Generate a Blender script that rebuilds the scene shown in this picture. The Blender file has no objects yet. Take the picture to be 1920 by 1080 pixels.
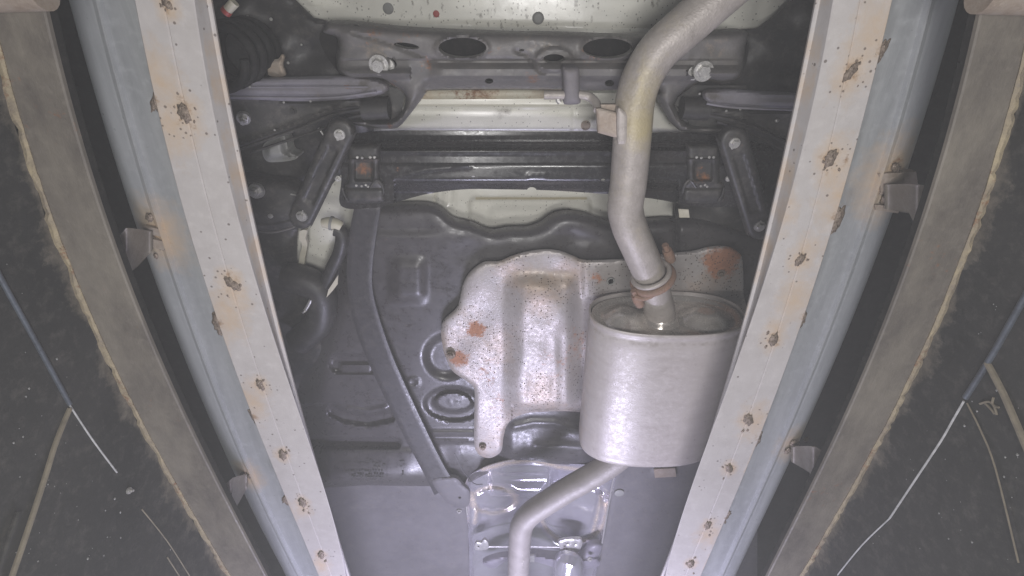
import bpy, bmesh, math, random
import numpy as np
from mathutils import Vector, Matrix
from mathutils.geometry import delaunay_2d_cdt

random.seed(7); rng = np.random.default_rng(7)
S = bpy.context.scene
C = S.collection

# ------------------------------------------------------------------ camera
TILT = math.radians(30.5); F = 1000.0            # focal length in pixels of the 1920 frame
cam = bpy.data.cameras.new('camera'); cam.sensor_width = 36.0; cam.lens = 36.0*F/1920.0
cam.clip_start = 0.01; cam.clip_end = 50
camo = bpy.data.objects.new('camera', cam); C.objects.link(camo)
ct, st = math.cos(TILT), math.sin(TILT)
D = np.array([0, st, ct]); Uv = np.array([0, -ct, st]); R = np.array([1.0, 0, 0])
camo.matrix_world = Matrix(((R[0], Uv[0], -D[0], 0), (R[1], Uv[1], -D[1], 0), (R[2], Uv[2], -D[2], 0), (0, 0, 0, 1)))
S.camera = camo

# ------------------------------------------------------------------ light
w = bpy.data.worlds.new('World'); S.world = w; w.use_nodes = True
bg = w.node_tree.nodes['Background']; bg.inputs[0].default_value = (0.9, 0.95, 1.0, 1); bg.inputs[1].default_value = 0.12

def area(name, loc, aim, sx, sy, power, col):
    l = bpy.data.lights.new(name, 'AREA'); l.shape = 'RECTANGLE'; l.size = sx; l.size_y = sy
    l.energy = power; l.color = col
    o = bpy.data.objects.new(name, l); C.objects.link(o); o.location = loc
    o.rotation_euler = (Vector(aim)-Vector(loc)).to_track_quat('-Z', 'Y').to_euler()
    return o
# inspection lamps on the pit floor: one close behind the lens, a cooler LED ladder farther forward
area('inspection_lamp', (0.10, 0.0, -0.38), (0.04, 0.20, 1), 0.26, 0.18, 8.4, (1.0, 0.98, 0.965))
area('inspection_lamp', (-0.12, 0.45, -0.12), (-0.05, 0.5, 1), 0.16, 0.10, 2.4, (1.0, 0.98, 0.965))
for ix in (-0.105, 0.105):
    for iy in range(3):
        area('led_or_glow_lamp', (ix, 1.45+0.16*iy, -0.08), (ix*0.5, 1.2, 1), 0.13, 0.12, 1.15, (0.86, 0.88, 1.0))

area('led_or_glow_lamp', (0.0, 1.42, 0.12), (0.0, 1.42, 1.2), 0.50, 0.06, 11.5, (0.72, 0.68, 1.0))  # extra violet lamp below the frame, added for the glow at the bottom
S.view_settings.view_transform = 'Standard'; S.view_settings.look = 'None'
S.view_settings.exposure = 0.0; S.view_settings.gamma = 1.0
S.render.engine = 'CYCLES'
S.cycles.use_denoising = True
S.cycles.max_bounces = 8; S.cycles.volume_bounces = 0; S.cycles.sample_clamp_indirect = 4
try: S.cycles.denoiser = 'OPENIMAGEDENOISE'
except Exception: pass

# ------------------------------------------------------------------ pixel -> place helpers
def ray(u, v):
    u = np.asarray(u, float); v = np.asarray(v, float)
    a = (u-960)/F; b = -(v-540)/F
    return D + a[..., None]*R + b[..., None]*Uv
def P(u, v, z):
    r = ray(u, v); return r*(np.asarray(z, float)/r[..., 2])[..., None]
def P1(u, v, z): return P(np.array([u]), np.array([v]), np.array([z]))[0]
def PX(u, v, x):
    r = ray(np.array([u]), np.array([v]))[0]; return r*(x/r[0])
def mpp(u, v, z): return P1(u, v, z).dot(D)/F     # metres per pixel there

# ------------------------------------------------------------------ object helpers
ROOT = {}
def empty(name, loc, label, cat, group=None):
    o = bpy.data.objects.new(name, None); C.objects.link(o); o.location = loc; o.empty_display_size = .05
    o['label'] = label; o['category'] = cat
    if group: o['group'] = group
    ROOT[o.name] = np.array(loc, float); return o
def org(parent): 
    while parent is not None and parent.parent is not None: parent = parent.parent
    return ROOT.get(parent.name, np.zeros(3)) if parent is not None else np.zeros(3)
def mk(name, verts, faces, m, parent=None, attrs=None, smooth=True, ang=38, label=None):
    v = np.asarray(verts, float) - org(parent)
    me = bpy.data.meshes.new(name)
    me.from_pydata(v.tolist(), [], [list(map(int, f)) for f in faces]); me.update()
    if attrs:
        for k, a in attrs.items():
            at = me.attributes.new(k, 'FLOAT', 'POINT'); at.data.foreach_set('value', np.asarray(a, np.float32))
    bm = bmesh.new(); bm.from_mesh(me); bmesh.ops.recalc_face_normals(bm, faces=bm.faces); bm.to_mesh(me); bm.free()
    if smooth:
        me.polygons.foreach_set('use_smooth', [True]*len(me.polygons)); me.set_sharp_from_angle(angle=math.radians(ang))
    me.materials.append(m)
    o = bpy.data.objects.new(name, me); C.objects.link(o)
    if parent is not None: o.parent = parent
    if label: o['label'] = label
    return o
def inst(src, name, loc, scale, parent, rot=(0, 0, 0), label=None, mat_=None):
    o = bpy.data.objects.new(name, src); C.objects.link(o)
    o.location = Vector(np.asarray(loc)-org(parent)); o.scale = (scale,)*3 if np.isscalar(scale) else scale; o.rotation_euler = rot
    o.parent = parent
    if label: o['label'] = label
    return o
def noise1(n, k=8, seed=0):
    r = np.random.default_rng(seed); t = np.linspace(0, 1, n); y = np.zeros(n)
    for i in range(1, k+1): y += np.sin(2*np.pi*(i*1.7*t*6+r.random()))/i**.6*r.normal()
    return y/np.abs(y).max()
def smooth_poly(pts, step, closed=True, corners=()):
    """Catmull-Rom resample of a pixel outline; indices in corners stay sharp."""
    p = np.array(pts, float); n = len(p); out = []
    rngs = range(n if closed else n-1)
    for i in rngs:
        p1, p2 = p[i], p[(i+1) % n]
        p0 = p[(i-1) % n] if (closed or i > 0) else p1
        p3 = p[(i+2) % n] if (closed or i+2 < n) else p2
        if i in corners: p0 = p1-(p2-p1)*.3
        if (i+1) % n in corners: p3 = p2+(p2-p1)*.3
        L = np.linalg.norm(p2-p1); m = max(1, int(round(L/step)))
        for j in range(m):
            t = j/m
            out.append(.5*((2*p1)+(-p0+p2)*t+(2*p0-5*p1+4*p2-p3)*t*t+(-p0+3*p1-3*p2+p3)*t**3))
    if not closed: out.append(p[-1])
    return np.array(out)
def in_poly(U, V, poly):
    x, y = poly[:, 0], poly[:, 1]; x2, y2 = np.roll(x, -1), np.roll(y, -1)
    ins = np.zeros(U.shape, bool)
    for a, b, c, d in zip(x, y, x2, y2):
        if b == d: continue
        cond = ((b > V) != (d > V)) & (U < (c-a)*(V-b)/(d-b)+a); ins ^= cond
    return ins
def d_line(U, V, pts, closed=False):
    pts = np.asarray(pts, float); best = np.full(U.shape, 1e9)
    n = len(pts)
    for i in range(n if closed else n-1):
        a, b = pts[i], pts[(i+1) % n]; ab = b-a; L = ab.dot(ab)+1e-9
        t = np.clip(((U-a[0])*ab[0]+(V-a[1])*ab[1])/L, 0, 1)
        best = np.minimum(best, np.hypot(U-a[0]-t*ab[0], V-a[1]-t*ab[1]))
    return best
def sst(a, b, x): t = np.clip((x-a)/(b-a), 0, 1); return t*t*(3-2*t)
def ell(U, V, cx, cy, rx, ry, rot=0):
    c, s = math.cos(math.radians(rot)), math.sin(math.radians(rot)); x = (U-cx)*c+(V-cy)*s; y = -(U-cx)*s+(V-cy)*c
    return np.hypot(x/rx, y/ry)
def rbox(U, V, x0, y0, x1, y1, r):
    qx = np.abs(U-(x0+x1)/2)-(x1-x0)/2+r; qy = np.abs(V-(y0+y1)/2)-(y1-y0)/2+r
    return np.hypot(np.maximum(qx, 0), np.maximum(qy, 0))+np.minimum(np.maximum(qx, qy), 0)-r
def sheet(name, m, parent, outline, zf, step=6, thick=.004, rim=True, attrs=None, holes=(), corners=(), smooth=True, ostep=None, label=None, ang=38):
    """A pressed sheet: outline as seen, laid at the real height zf, triangulated finely and given thickness upwards."""
    ol = smooth_poly(outline, ostep or step*.7, True, range(len(outline)) if not smooth else corners)
    hs = [smooth_poly(h, step*.7) if len(h) > 3 else h for h in holes]
    x0, y0 = ol.min(0); x1, y1 = ol.max(0)
    gx, gy = np.meshgrid(np.arange(x0+step*.5, x1, step), np.arange(y0+step*.5, y1, step))
    gx[::2] += step*.25; gx[1::2] -= step*.25
    gx, gy = gx.ravel(), gy.ravel()
    k = in_poly(gx, gy, ol) & (d_line(gx, gy, ol, True) > step*.45)
    for h in hs: k &= ~in_poly(gx, gy, h) & (d_line(gx, gy, h, True) > step*.45)
    pts = [tuple(p) for p in ol]; edges = [(i, (i+1) % len(ol)) for i in range(len(ol))]
    for h in hs:
        b = len(pts); pts += [tuple(p) for p in h]; edges += [(b+i, b+(i+1) % len(h)) for i in range(len(h))]
    pts += list(zip(gx[k], gy[k]))
    r = delaunay_2d_cdt([Vector(p) for p in pts], edges, [], 1, 1e-5)
    vs = np.array([tuple(p) for p in r[0]]); tri = np.array([f for f in r[2]])
    if hs:
        cen = vs[tri].mean(1); kk = np.ones(len(tri), bool)
        for h in hs: kk &= ~in_poly(cen[:, 0], cen[:, 1], h)
        tri = tri[kk]
    U, V = vs[:, 0], vs[:, 1]; Dd = d_line(U, V, ol, True)
    for h in hs:
        if rim: Dd = np.minimum(Dd, d_line(U, V, h, True))
    z = zf(U, V, Dd)+np.zeros(len(U)); W = P(U, V, z)
    n = len(W)
    e = {}
    for t in tri:
        for a, b in ((t[0], t[1]), (t[1], t[2]), (t[2], t[0])): e[(a, b)] = 1
    bd = [(a, b) for (a, b) in e if (b, a) not in e]
    top = {}; ex = []
    for a, b in bd:
        for q in (a, b):
            if q not in top: top[q] = n+len(ex); ex.append(W[q]+np.array([0, 0, thick]))
    faces = [tuple(t) for t in tri]+[(b, a, top[a], top[b]) for a, b in bd]
    W2 = np.vstack([W, np.array(ex)]) if ex else W
    at = None
    if attrs:
        vals = attrs(U, V, Dd); at = {}
        tk = np.array([q for q in top], int)
        for kx, a in vals.items():
            a = a+np.zeros(n); at[kx] = np.concatenate([a, a[tk]])
    return mk(name, W2, faces, m, parent, at, ang=ang, label=label)
def tube(name, m, parent, path, rad, n=24, caps=True, attrs=None, sub=4, label=None, flat=None):
    p = smooth_poly(path, 1e9, False) if sub <= 1 else None
    P0 = np.array(path, float)
    if np.isscalar(rad): rad = [rad]*len(P0)
    Q = []; Rr = []
    for i in range(len(P0)-1):
        a = P0[max(i-1, 0)]; b, c = P0[i], P0[i+1]; d = P0[min(i+2, len(P0)-1)]
        for j in range(sub):
            t = j/sub
            Q.append(.5*((2*b)+(-a+c)*t+(2*a-5*b+4*c-d)*t*t+(-a+3*b-3*c+d)*t**3)); Rr.append(rad[i]*(1-t)+rad[i+1]*t)
    Q.append(P0[-1]); Rr.append(rad[-1]); Q = np.array(Q)
    T = np.gradient(Q, axis=0); T /= np.linalg.norm(T, axis=1)[:, None]
    nrm = np.cross(T[0], [0.3, .2, 1]); nrm /= np.linalg.norm(nrm)
    V = []; 
    for i in range(len(Q)):
        nrm = nrm-T[i]*nrm.dot(T[i]); nrm /= np.linalg.norm(nrm); bn = np.cross(T[i], nrm)
        for k in range(n):
            a = 2*math.pi*k/n; V.append(Q[i]+Rr[i]*(math.cos(a)*nrm+math.sin(a)*bn))
    Fc = [(i*n+k, i*n+(k+1) % n, (i+1)*n+(k+1) % n, (i+1)*n+k) for i in range(len(Q)-1) for k in range(n)]
    if caps: Fc += [tuple(range(n-1, -1, -1)), tuple(range((len(Q)-1)*n, len(Q)*n))]
    V = np.array(V)
    return mk(name, V, Fc, m, parent, attrs(V) if attrs else None, label=label)
def tpx(name, m, parent, pts, rad, **k):      # path given as (u, v, z)
    return tube(name, m, parent, [P1(*q) for q in pts], rad, **k)
def bolt_mesh(name, m, head=.62, hh=.55, fl=.22, stud=0):
    bm = bmesh.new()
    def cyl(r, z0, z1, n, r2=None):
        bmesh.ops.create_cone(bm, cap_ends=True, segments=n, radius1=r2 or r, radius2=r, depth=abs(z1-z0), matrix=Matrix.Translation((0, 0, (z0+z1)/2)))
    cyl(1.0, -fl, .3, 20, .93); cyl(head, -fl-hh, -fl+.02, 6, head*.94)
    if stud: cyl(stud, -fl-hh-.5, -fl-hh+.02, 12, stud*.9)
    else: cyl(head*.62, -fl-hh-.04, -fl-hh+.02, 14)
    me = bpy.data.meshes.new(name); bm.to_mesh(me); bm.free(); me.materials.append(m); return me

# ------------------------------------------------------------------ materials
def mat(name, c1, c2=None, rough=.6, metal=0., nscale=18, bump=.2, bscale=180, stretch=(1, 1, 1), speck=0, speck_scale=170,
        rust=((.30, .12, .045), (.12, .055, .03)), tan=(.50, .36, .22), dark=(.05, .045, .04), rvar=.15, coat=0., dust=0., spec=.5, grn=0., pits=0):
    m = bpy.data.materials.new(name); m.use_nodes = True; nt = m.node_tree; N = nt.nodes; L = nt.links
    b = N['Principled BSDF']; tc = N.new('ShaderNodeNewGeometry')
    mp = N.new('ShaderNodeMapping'); mp.inputs['Scale'].default_value = stretch; L.new(tc.outputs['Position'], mp.inputs[0])
    def noise(sc, det=5, ro=.6, vec=None):
        n = N.new('ShaderNodeTexNoise'); n.inputs['Scale'].default_value = sc; n.inputs['Detail'].default_value = det; n.inputs['Roughness'].default_value = ro
        L.new(vec or tc.outputs['Position'], n.inputs['Vector']); return n.outputs['Fac']
    def mr(x, a, b_, c=0., d=1.):
        n = N.new('ShaderNodeMapRange'); n.clamp = True; L.new(x, n.inputs[0])
        for i, q in enumerate((a, b_, c, d)): n.inputs[i+1].default_value = q
        return n.outputs[0]
    def ma(op, x, y=None):
        n = N.new('ShaderNodeMath'); n.operation = op
        for i, q in enumerate((x, y)):
            if q is None: continue
            if isinstance(q, (int, float)): n.inputs[i].default_value = q
            else: L.new(q, n.inputs[i])
        return n.outputs[0]
    def mix(f, a, b_):
        n = N.new('ShaderNodeMix'); n.data_type = 'RGBA'
        if isinstance(f, (int, float)): n.inputs[0].default_value = f
        else: L.new(f, n.inputs[0])
        for i, q in ((6, a), (7, b_)):
            if isinstance(q, tuple): n.inputs[i].default_value = (*q, 1)
            else: L.new(q, n.inputs[i])
        return n.outputs[2]
    def attr(nm):
        n = N.new('ShaderNodeAttribute'); n.attribute_name = nm; return n.outputs['Fac']
    c2 = c2 or tuple(x*.75 for x in c1)
    n1 = noise(nscale, 6, .65, mp.outputs[0]); n2 = noise(nscale*7, 4, .7); n3 = noise(bscale, 3, .6, mp.outputs[0]); n4 = noise(60, 6, .75)
    col = mix(mr(n1, .35, .68), c1, c2)
    col = mix(mr(n2, .52, .75, 0, .35), col, tuple(min(1, x*1.25) for x in c1))
    if dust: col = mix(mr(n4, .50, .72, 0, dust), col, (.20, .18, .16))
    rr = mr(n2, .3, .7, max(.03, rough-rvar), min(1, rough+rvar))
    met = None
    ra = ma('ADD', attr('tan'), ma('MULTIPLY', ma('SUBTRACT', n4, .5), .9)); fa = mr(ra, .3, 1.0, 0, .8); col = mix(fa, col, tan)
    da = ma('ADD', attr('dark'), ma('MULTIPLY', ma('SUBTRACT', n4, .5), 1.1)); fd = mr(da, .35, .75, 0, .9); col = mix(fd, col, dark)
    n5 = noise(110, 5, .75)
    rs = ma('ADD', attr('rust'), ma('ADD', ma('MULTIPLY', ma('SUBTRACT', n5, .5), 1.5), ma('MULTIPLY', ma('SUBTRACT', n4, .5), 1.3))); fr = mr(rs, .38, .72, 0, .92)
    col = mix(fr, col, mix(mr(n2, .35, .65), *rust))
    if grn: col = mix(mr(n1, .5, .7, 0, grn), col, (.32, .3, .12))
    hgt = n3
    if speck:
        vo = N.new('ShaderNodeTexVoronoi'); vo.inputs['Scale'].default_value = speck_scale; L.new(tc.outputs['Position'], vo.inputs['Vector'])
        sep = N.new('ShaderNodeSeparateColor'); L.new(vo.outputs['Color'], sep.inputs[0])
        on = ma('MULTIPLY', ma('LESS_THAN', sep.outputs[0], ma('MULTIPLY', attr('speck'), .75)), mr(ma('ADD', vo.outputs['Distance'], ma('MULTIPLY', sep.outputs[1], .15)), .33, .42, 1, 0))
        col = mix(ma('MULTIPLY', on, speck), col, (.055, .035, .025)); rr = ma('MAXIMUM', rr, ma('MULTIPLY', on, .7))
        hgt = ma('SUBTRACT', hgt, ma('MULTIPLY', on, .8))
    alld = ma('MAXIMUM', fr, ma('MAXIMUM', ma('MULTIPLY', fa, .6), fd))
    rr = ma('MAXIMUM', rr, ma('MULTIPLY', alld, .8))
    if metal: met = ma('MULTIPLY', ma('SUBTRACT', 1.0, alld), metal); L.new(met, b.inputs['Metallic'])
    L.new(col, b.inputs['Base Color']); L.new(rr, b.inputs['Roughness'])
    b.inputs['Specular IOR Level'].default_value = spec
    if coat: b.inputs['Coat Weight'].default_value = coat; b.inputs['Coat Roughness'].default_value = .2
    if bump:
        bp = N.new('ShaderNodeBump'); bp.inputs['Strength'].default_value = bump; bp.inputs['Distance'].default_value = .002
        L.new(ma('ADD', hgt, ma('MULTIPLY', alld, .4)), bp.inputs['Height']); L.new(bp.outputs[0], b.inputs['Normal'])
    return m
M = {}
M['white']  = mat('white_paint', (.47, .445, .43), (.41, .385, .37), .55, nscale=9, bump=.08, speck=.7, speck_scale=210, dust=.12, rust=((.36, .24, .14), (.20, .13, .09)), tan=(.52, .37, .22))
M['galv']   = mat('galvanised_zinc', (.38, .39, .40), (.30, .31, .32), .42, metal=.2, nscale=14, stretch=(4, .35, 4), bump=.08)
M['brown']  = mat('primed_steel', (.185, .165, .135), (.095, .083, .072), .62, nscale=14, bump=.2, stretch=(1.6, .7, 1.6), dust=.2)
M['rustedge'] = mat('rusty_edge', (.36, .30, .19), (.20, .165, .125), .85, nscale=45, bump=.8, bscale=260, dust=.35)
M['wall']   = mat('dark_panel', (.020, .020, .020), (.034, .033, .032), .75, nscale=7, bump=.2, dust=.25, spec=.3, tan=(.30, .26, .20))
M['void']   = mat('near_black', (.010, .010, .010), (.016, .015, .015), .8, nscale=9, dust=.12, spec=.2)
M['body']   = mat('beige_body_paint', (.80, .785, .705), (.74, .725, .645), .36, nscale=6, bump=.05, coat=.6, speck=.55, speck_scale=260, dark=(.2, .18, .15), tan=(.55, .47, .27))
M['sub']    = mat('black_pressed_steel', (.105, .10, .10), (.145, .135, .13), .5, nscale=22, bump=.2, dust=.5)
M['gloss']  = mat('glossy_black_paint', (.026, .026, .028), (.036, .033, .033), .24, nscale=15, bump=.015, dust=.03, coat=.3)
M['arm']    = mat('grey_coated_arm', (.215, .205, .235), (.175, .165, .19), .4, nscale=20, bump=.1, dust=.25, dark=(.085, .075, .068))
M['black']  = mat('black_coated_steel', (.030, .030, .030), (.045, .042, .040), .5, nscale=25, bump=.12, dust=.4)
M['tank']   = mat('grey_tank_plastic', (.052, .048, .049), (.066, .062, .064), .35, nscale=9, bump=.05, bscale=300, dust=.15)
M['plate']  = mat('dusty_dark_plate', (.050, .049, .048), (.068, .065, .063), .5, nscale=25, bump=.12, dust=.45)
M['strap']  = mat('black_strap_steel', (.042, .040, .043), (.052, .049, .053), .4, nscale=20, bump=.08, dust=.2)
M['pipe']   = mat('aluminised_pipe', (.43, .39, .362), (.31, .28, .255), .44, metal=.12, nscale=32, bump=.4, bscale=320, dark=(.15, .12, .09), tan=(.45, .38, .2))
M['muff']   = mat('aluminised_muffler', (.455, .42, .40), (.395, .36, .34), .40, metal=.12, nscale=14, stretch=(1, 3.5, 1), bump=.14, bscale=240, dark=(.2, .17, .14))
M['cap']    = mat('stained_end_cap', (.58, .545, .51), (.46, .42, .38), .24, metal=.5, nscale=12, bump=.04, dark=(.12, .095, .075))
M['shield'] = mat('galvanised_shield', (.39, .365, .355), (.33, .295, .275), .44, metal=.25, nscale=18, bump=.25, bscale=260, speck=.85, speck_scale=230, rust=((.40, .17, .085), (.28, .11, .05)), tan=(.40, .27, .17))
M['foil']   = mat('bright_tunnel_foil', (.66, .65, .70), (.58, .56, .60), .13, metal=.7, nscale=10, bump=.05, bscale=60, rvar=.04, tan=(.62, .50, .33))
M['steelrust'] = mat('rusted_clamp', (.22, .145, .11), (.27, .15, .10), .75, nscale=70, bump=.8, bscale=300, dust=.4)
M['tanplate'] = mat('rust_tinted_bracket', (.36, .31, .265), (.30, .23, .175), .6, metal=.3, nscale=60, bump=.4, dust=.3)
M['zinc']   = mat('zinc_plated', (.55, .54, .52), (.42, .41, .40), .35, metal=.6, nscale=120, bump=.2)
M['weld']   = mat('rusty_weld', (.30, .24, .19), (.12, .09, .07), .45, metal=.35, nscale=220, bump=1.0, bscale=400)
M['rubber'] = mat('grey_rubber', (.20, .185, .20), (.15, .14, .15), .7, nscale=40, bump=.3, dust=.3)
M['panel']  = mat('grey_floor_cover', (.098, .093, .10), (.124, .118, .126), .55, nscale=11, bump=.1, dust=.32, speck=.6, speck_scale=170)
M['cream']  = mat('cream_plastic', (.55, .52, .42), (.48, .45, .36), .5, nscale=60, bump=.1)
M['blackplastic'] = mat('black_hose_rubber', (.024, .023, .022), (.035, .033, .032), .5, nscale=40, bump=.1, dust=.2)
M['bluegrey'] = mat('blue_grey_strip', (.10, .115, .14), (.06, .066, .08), .4, metal=.3, nscale=50, bump=.2)
M['tanstrip'] = mat('dusty_tan_strip', (.22, .19, .14), (.14, .12, .09), .8, nscale=60, bump=.4)
M['thread'] = mat('pale_thread', (.50, .50, .50), (.28, .28, .28), .7, nscale=80, bump=.2)
M['plug']   = mat('grey_plug', (.25, .25, .24), (.2, .2, .19), .5, nscale=50, bump=.1)
M['red']    = mat('red_paint', (.42, .06, .05), (.32, .05, .04), .5, nscale=50, bump=.1)
M['floor']  = mat('pit_concrete', (.22, .215, .21), (.15, .15, .145), .85, nscale=6, bump=.2)
M['concrete'] = M['floor']

BOLT = bolt_mesh('bolt', M['zinc']); STUD = bolt_mesh('stud_bolt', M['zinc'], stud=.4); DBOLT = bolt_mesh('dark_bolt', M['black'])
RBOLT = bolt_mesh('rusty_bolt', M['weld'])
def bolt(u, v, z, rpx, parent, src=BOLT, rot=None, name='bolt'):
    return inst(src, name, P1(u, v, z), rpx*mpp(u, v, z), parent, rot or (random.uniform(-.12, .12), random.uniform(-.12, .12), random.uniform(0, 1)))

# ------------------------------------------------------------------ setting: pit floor and the steel either side
def struct(o, kind='structure'): o['kind'] = kind; return o
g = 24; xs = np.linspace(-1.6, 1.6, g); ys = np.linspace(-1.6, 3.4, g)
fv = [(x, y, -1.0+.003*math.sin(7*x+5*y)) for y in ys for x in xs]
struct(mk('pit_floor', fv, [(j*g+i, j*g+i+1, (j+1)*g+i+1, (j+1)*g+i) for j in range(g-1) for i in range(g-1)], M['floor']))

class Line:      # a longitudinal edge measured in the photo, laid at height z: X as a smooth function of Y
    def __init__(s, pts, z, dx=0):
        a = np.array(pts, float); W = P(a[:, 1], a[:, 0], np.full(len(a), z)); s.z = z; s.dx = dx
        s.y0, s.y1 = W[:, 1].min(), W[:, 1].max(); s.c = np.polyfit(W[:, 1], W[:, 0], 3 if len(a) > 6 else 2)
    def __call__(s, Y):
        Yc = np.clip(Y, s.y0, s.y1); d = np.polyder(s.c)
        return np.polyval(s.c, Yc)+np.polyval(d, Yc)*(Y-Yc)*.6+s.dx
YS = np.concatenate([np.linspace(-.28, 1.15, 190), np.linspace(1.17, 1.9, 20)])
def loft(name, m, parent, prof, Y=YS, attrs=None, closed=True, jitter=None, label=None, nsub=3):
    """prof: list of (X(Y), z) round the section, subdivided between points."""
    cols = []
    n = len(prof)
    for i in range(n if closed else n-1):
        (xa, za), (xb, zb) = prof[i], prof[(i+1) % n]; A = xa(Y) if callable(xa) else np.full(len(Y), xa); B = xb(Y) if callable(xb) else np.full(len(Y), xb)
        L = abs(np.mean(A-B))+abs(za-zb); k = max(1, min(14, int(L/.006)))
        for j in range(k): t = j/k; cols.append(np.stack([A*(1-t)+B*t, Y, np.full(len(Y), za*(1-t)+zb*t)], 1))
    if not closed:
        xa, za = prof[-1]; cols.append(np.stack([xa(Y) if callable(xa) else np.full(len(Y), xa), Y, np.full(len(Y), za)], 1))
    W = np.stack(cols, 1); ny, nc = W.shape[:2]
    if jitter is not None: W = jitter(W)
    V = W.reshape(-1, 3); Fc = [(j*nc+i, j*nc+(i+1) % nc, (j+1)*nc+(i+1) % nc, (j+1)*nc+i) for j in range(ny-1) for i in range(nc if closed else nc-1)]
    if closed: Fc += [tuple(range(nc)), tuple(range((ny-1)*nc, ny*nc))[::-1]]
    return mk(name, V, Fc, m, parent, attrs(V) if attrs else None, ang=30, label=label)
def off(f, d): return lambda Y: f(Y)+d
def blobs(V, pts, r, sy=1.0):      # radial falloff about world points
    a = np.zeros(len(V))
    for q in pts:
        rr = r*q[3] if len(q) > 3 else r
        d = np.hypot(V[:, 0]-q[0], (V[:, 1]-q[1])/sy)+np.abs(V[:, 2]-q[2])*.7
        a = np.maximum(a, np.clip(1.25-d/rr, 0, 1.2))
    return a

ZW, ZI, ZR, ZB = .62, .642, .665, .55
SIDE = {
 'left': dict(
  L=[(0,252),(167,283),(283,313),(360,335),(480,367),(540,388),(720,447),(820,490),(930,533),(1080,597)],
  G=[(30,312),(140,333),(267,360),(350,383),(507,423),(587,447),(693,487),(837,530),(1080,622)],
  Fo=[(0,363),(133,383),(247,410),(360,435),(507,470),(620,508),(720,543),(1080,648)],
  I=[(0,398),(180,423),(360,463),(540,507),(720,551),(900,600),(1080,655)],
  R=[(0,187),(67,200),(180,233),(360,281),(460,310),(560,347),(693,397),(810,433),(877,467),(967,510),(1080,563)],
  B2=[(0,78),(90,100),(233,140),(360,174),(493,227),(643,280),(720,315),(843,377),(953,430),(1080,497)],
  B1=[(80,0),(193,33),(356,80),(453,113),(547,153),(647,200),(720,233),(810,277),(913,333),(1080,433)],
  welds=[(312,6,1),(345,212,1.5),(435,532,1.4),(488,722,1),(530,853,1),(567,942,1),(602,1040,.9)],
  edge=[(292,188,1.1),(408,605,1.2),(477,780,1),(534,935,.7)],
  tan=[(300,150,1.2),(320,235,1.2),(345,225,1.0),(425,590,1.3),(440,560,1),(470,755,1.2),(487,730,.8),(567,955,.8),(602,1060,.9)],
  rail_w=[(290,440,1.5),(460,893,1.1)], sgn=-1),
 'right': dict(
  L=[(0,1673),(83,1657),(127,1643),(217,1623),(300,1600),(360,1580),(450,1557),(533,1527),(620,1497),(720,1463),(830,1423),(907,1390),(970,1360),(1080,1315)],
  G=[(0,1613),(133,1587),(293,1557),(487,1500),(637,1450),(787,1403),(877,1367),(980,1327),(1057,1293)],
  Fo=[(0,1563),(117,1540),(233,1517),(350,1491),(437,1462),(540,1425),(720,1369),(1080,1248)],
  I=[(0,1531),(180,1493),(360,1458),(540,1412),(720,1360),(900,1307),(1080,1240)],
  R=[(0,1738),(117,1713),(213,1687),(313,1657),(380,1632),(477,1600),(600,1557),(715,1512),(803,1473),(907,1430),(997,1390),(1080,1350)],
  B2=[(0,1843),(100,1823),(233,1790),(360,1751),(493,1707),(610,1657),(720,1613),(833,1567),(920,1520),(1080,1440)],
  B1=[(87,1920),(217,1890),(347,1847),(380,1837),(487,1800),(587,1757),(710,1704),(797,1663),(893,1607),(973,1560),(1080,1500)],
  welds=[(1595,135,1.4),(1557,297,1.4),(1500,487,1.2),(1450,637,1.2),(1403,787,1.2),(1367,878,1),(1327,985,1),(1295,1057,1)],
  edge=[(1652,95,1.2),(1583,305,1),(1570,410,1.4),(1505,595,1),(1421,820,1),(1362,968,.8)],
  tan=[(1605,122,1.1),(1640,70,1.4),(1570,320,1.1),(1510,475,.9),(1575,370,1.3),(1490,560,1.2),(1453,625,.9),(1415,790,1.3),(1330,1000,1.2),(1462,400,1.0)],
  rail_w=[(1680,335,1.7),(1500,838,1.3)], sgn=1)}
WELD = []
for k in range(4):
    bm = bmesh.new(); bmesh.ops.create_icosphere(bm, subdivisions=3, radius=1)
    for v in bm.verts:
        c = v.co; f = 1+.22*math.sin(5*c.x+k)*math.sin(6*c.y+2*k)+.16*math.sin(11*c.x*c.y+3*k+4*c.z)+random.uniform(-.06, .06)
        v.co = Vector((c.x*f, c.y*1.35*f, c.z*.42*f))
    for f in bm.faces: f.smooth = True
    me = bpy.data.meshes.new('weld'); bm.to_mesh(me); bm.free(); me.materials.append(M['weld']); WELD.append(me)
def weld(u, v, z, rpx, parent, stretch=1.0):
    a = rpx*mpp(u, v, z)
    inst(random.choice(WELD), 'weld', P1(u, v, z), (a*random.uniform(.8, 1), a*stretch*random.uniform(.9, 1.15), a*.8), parent, (0, 0, random.uniform(-.5, .5)))

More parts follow.
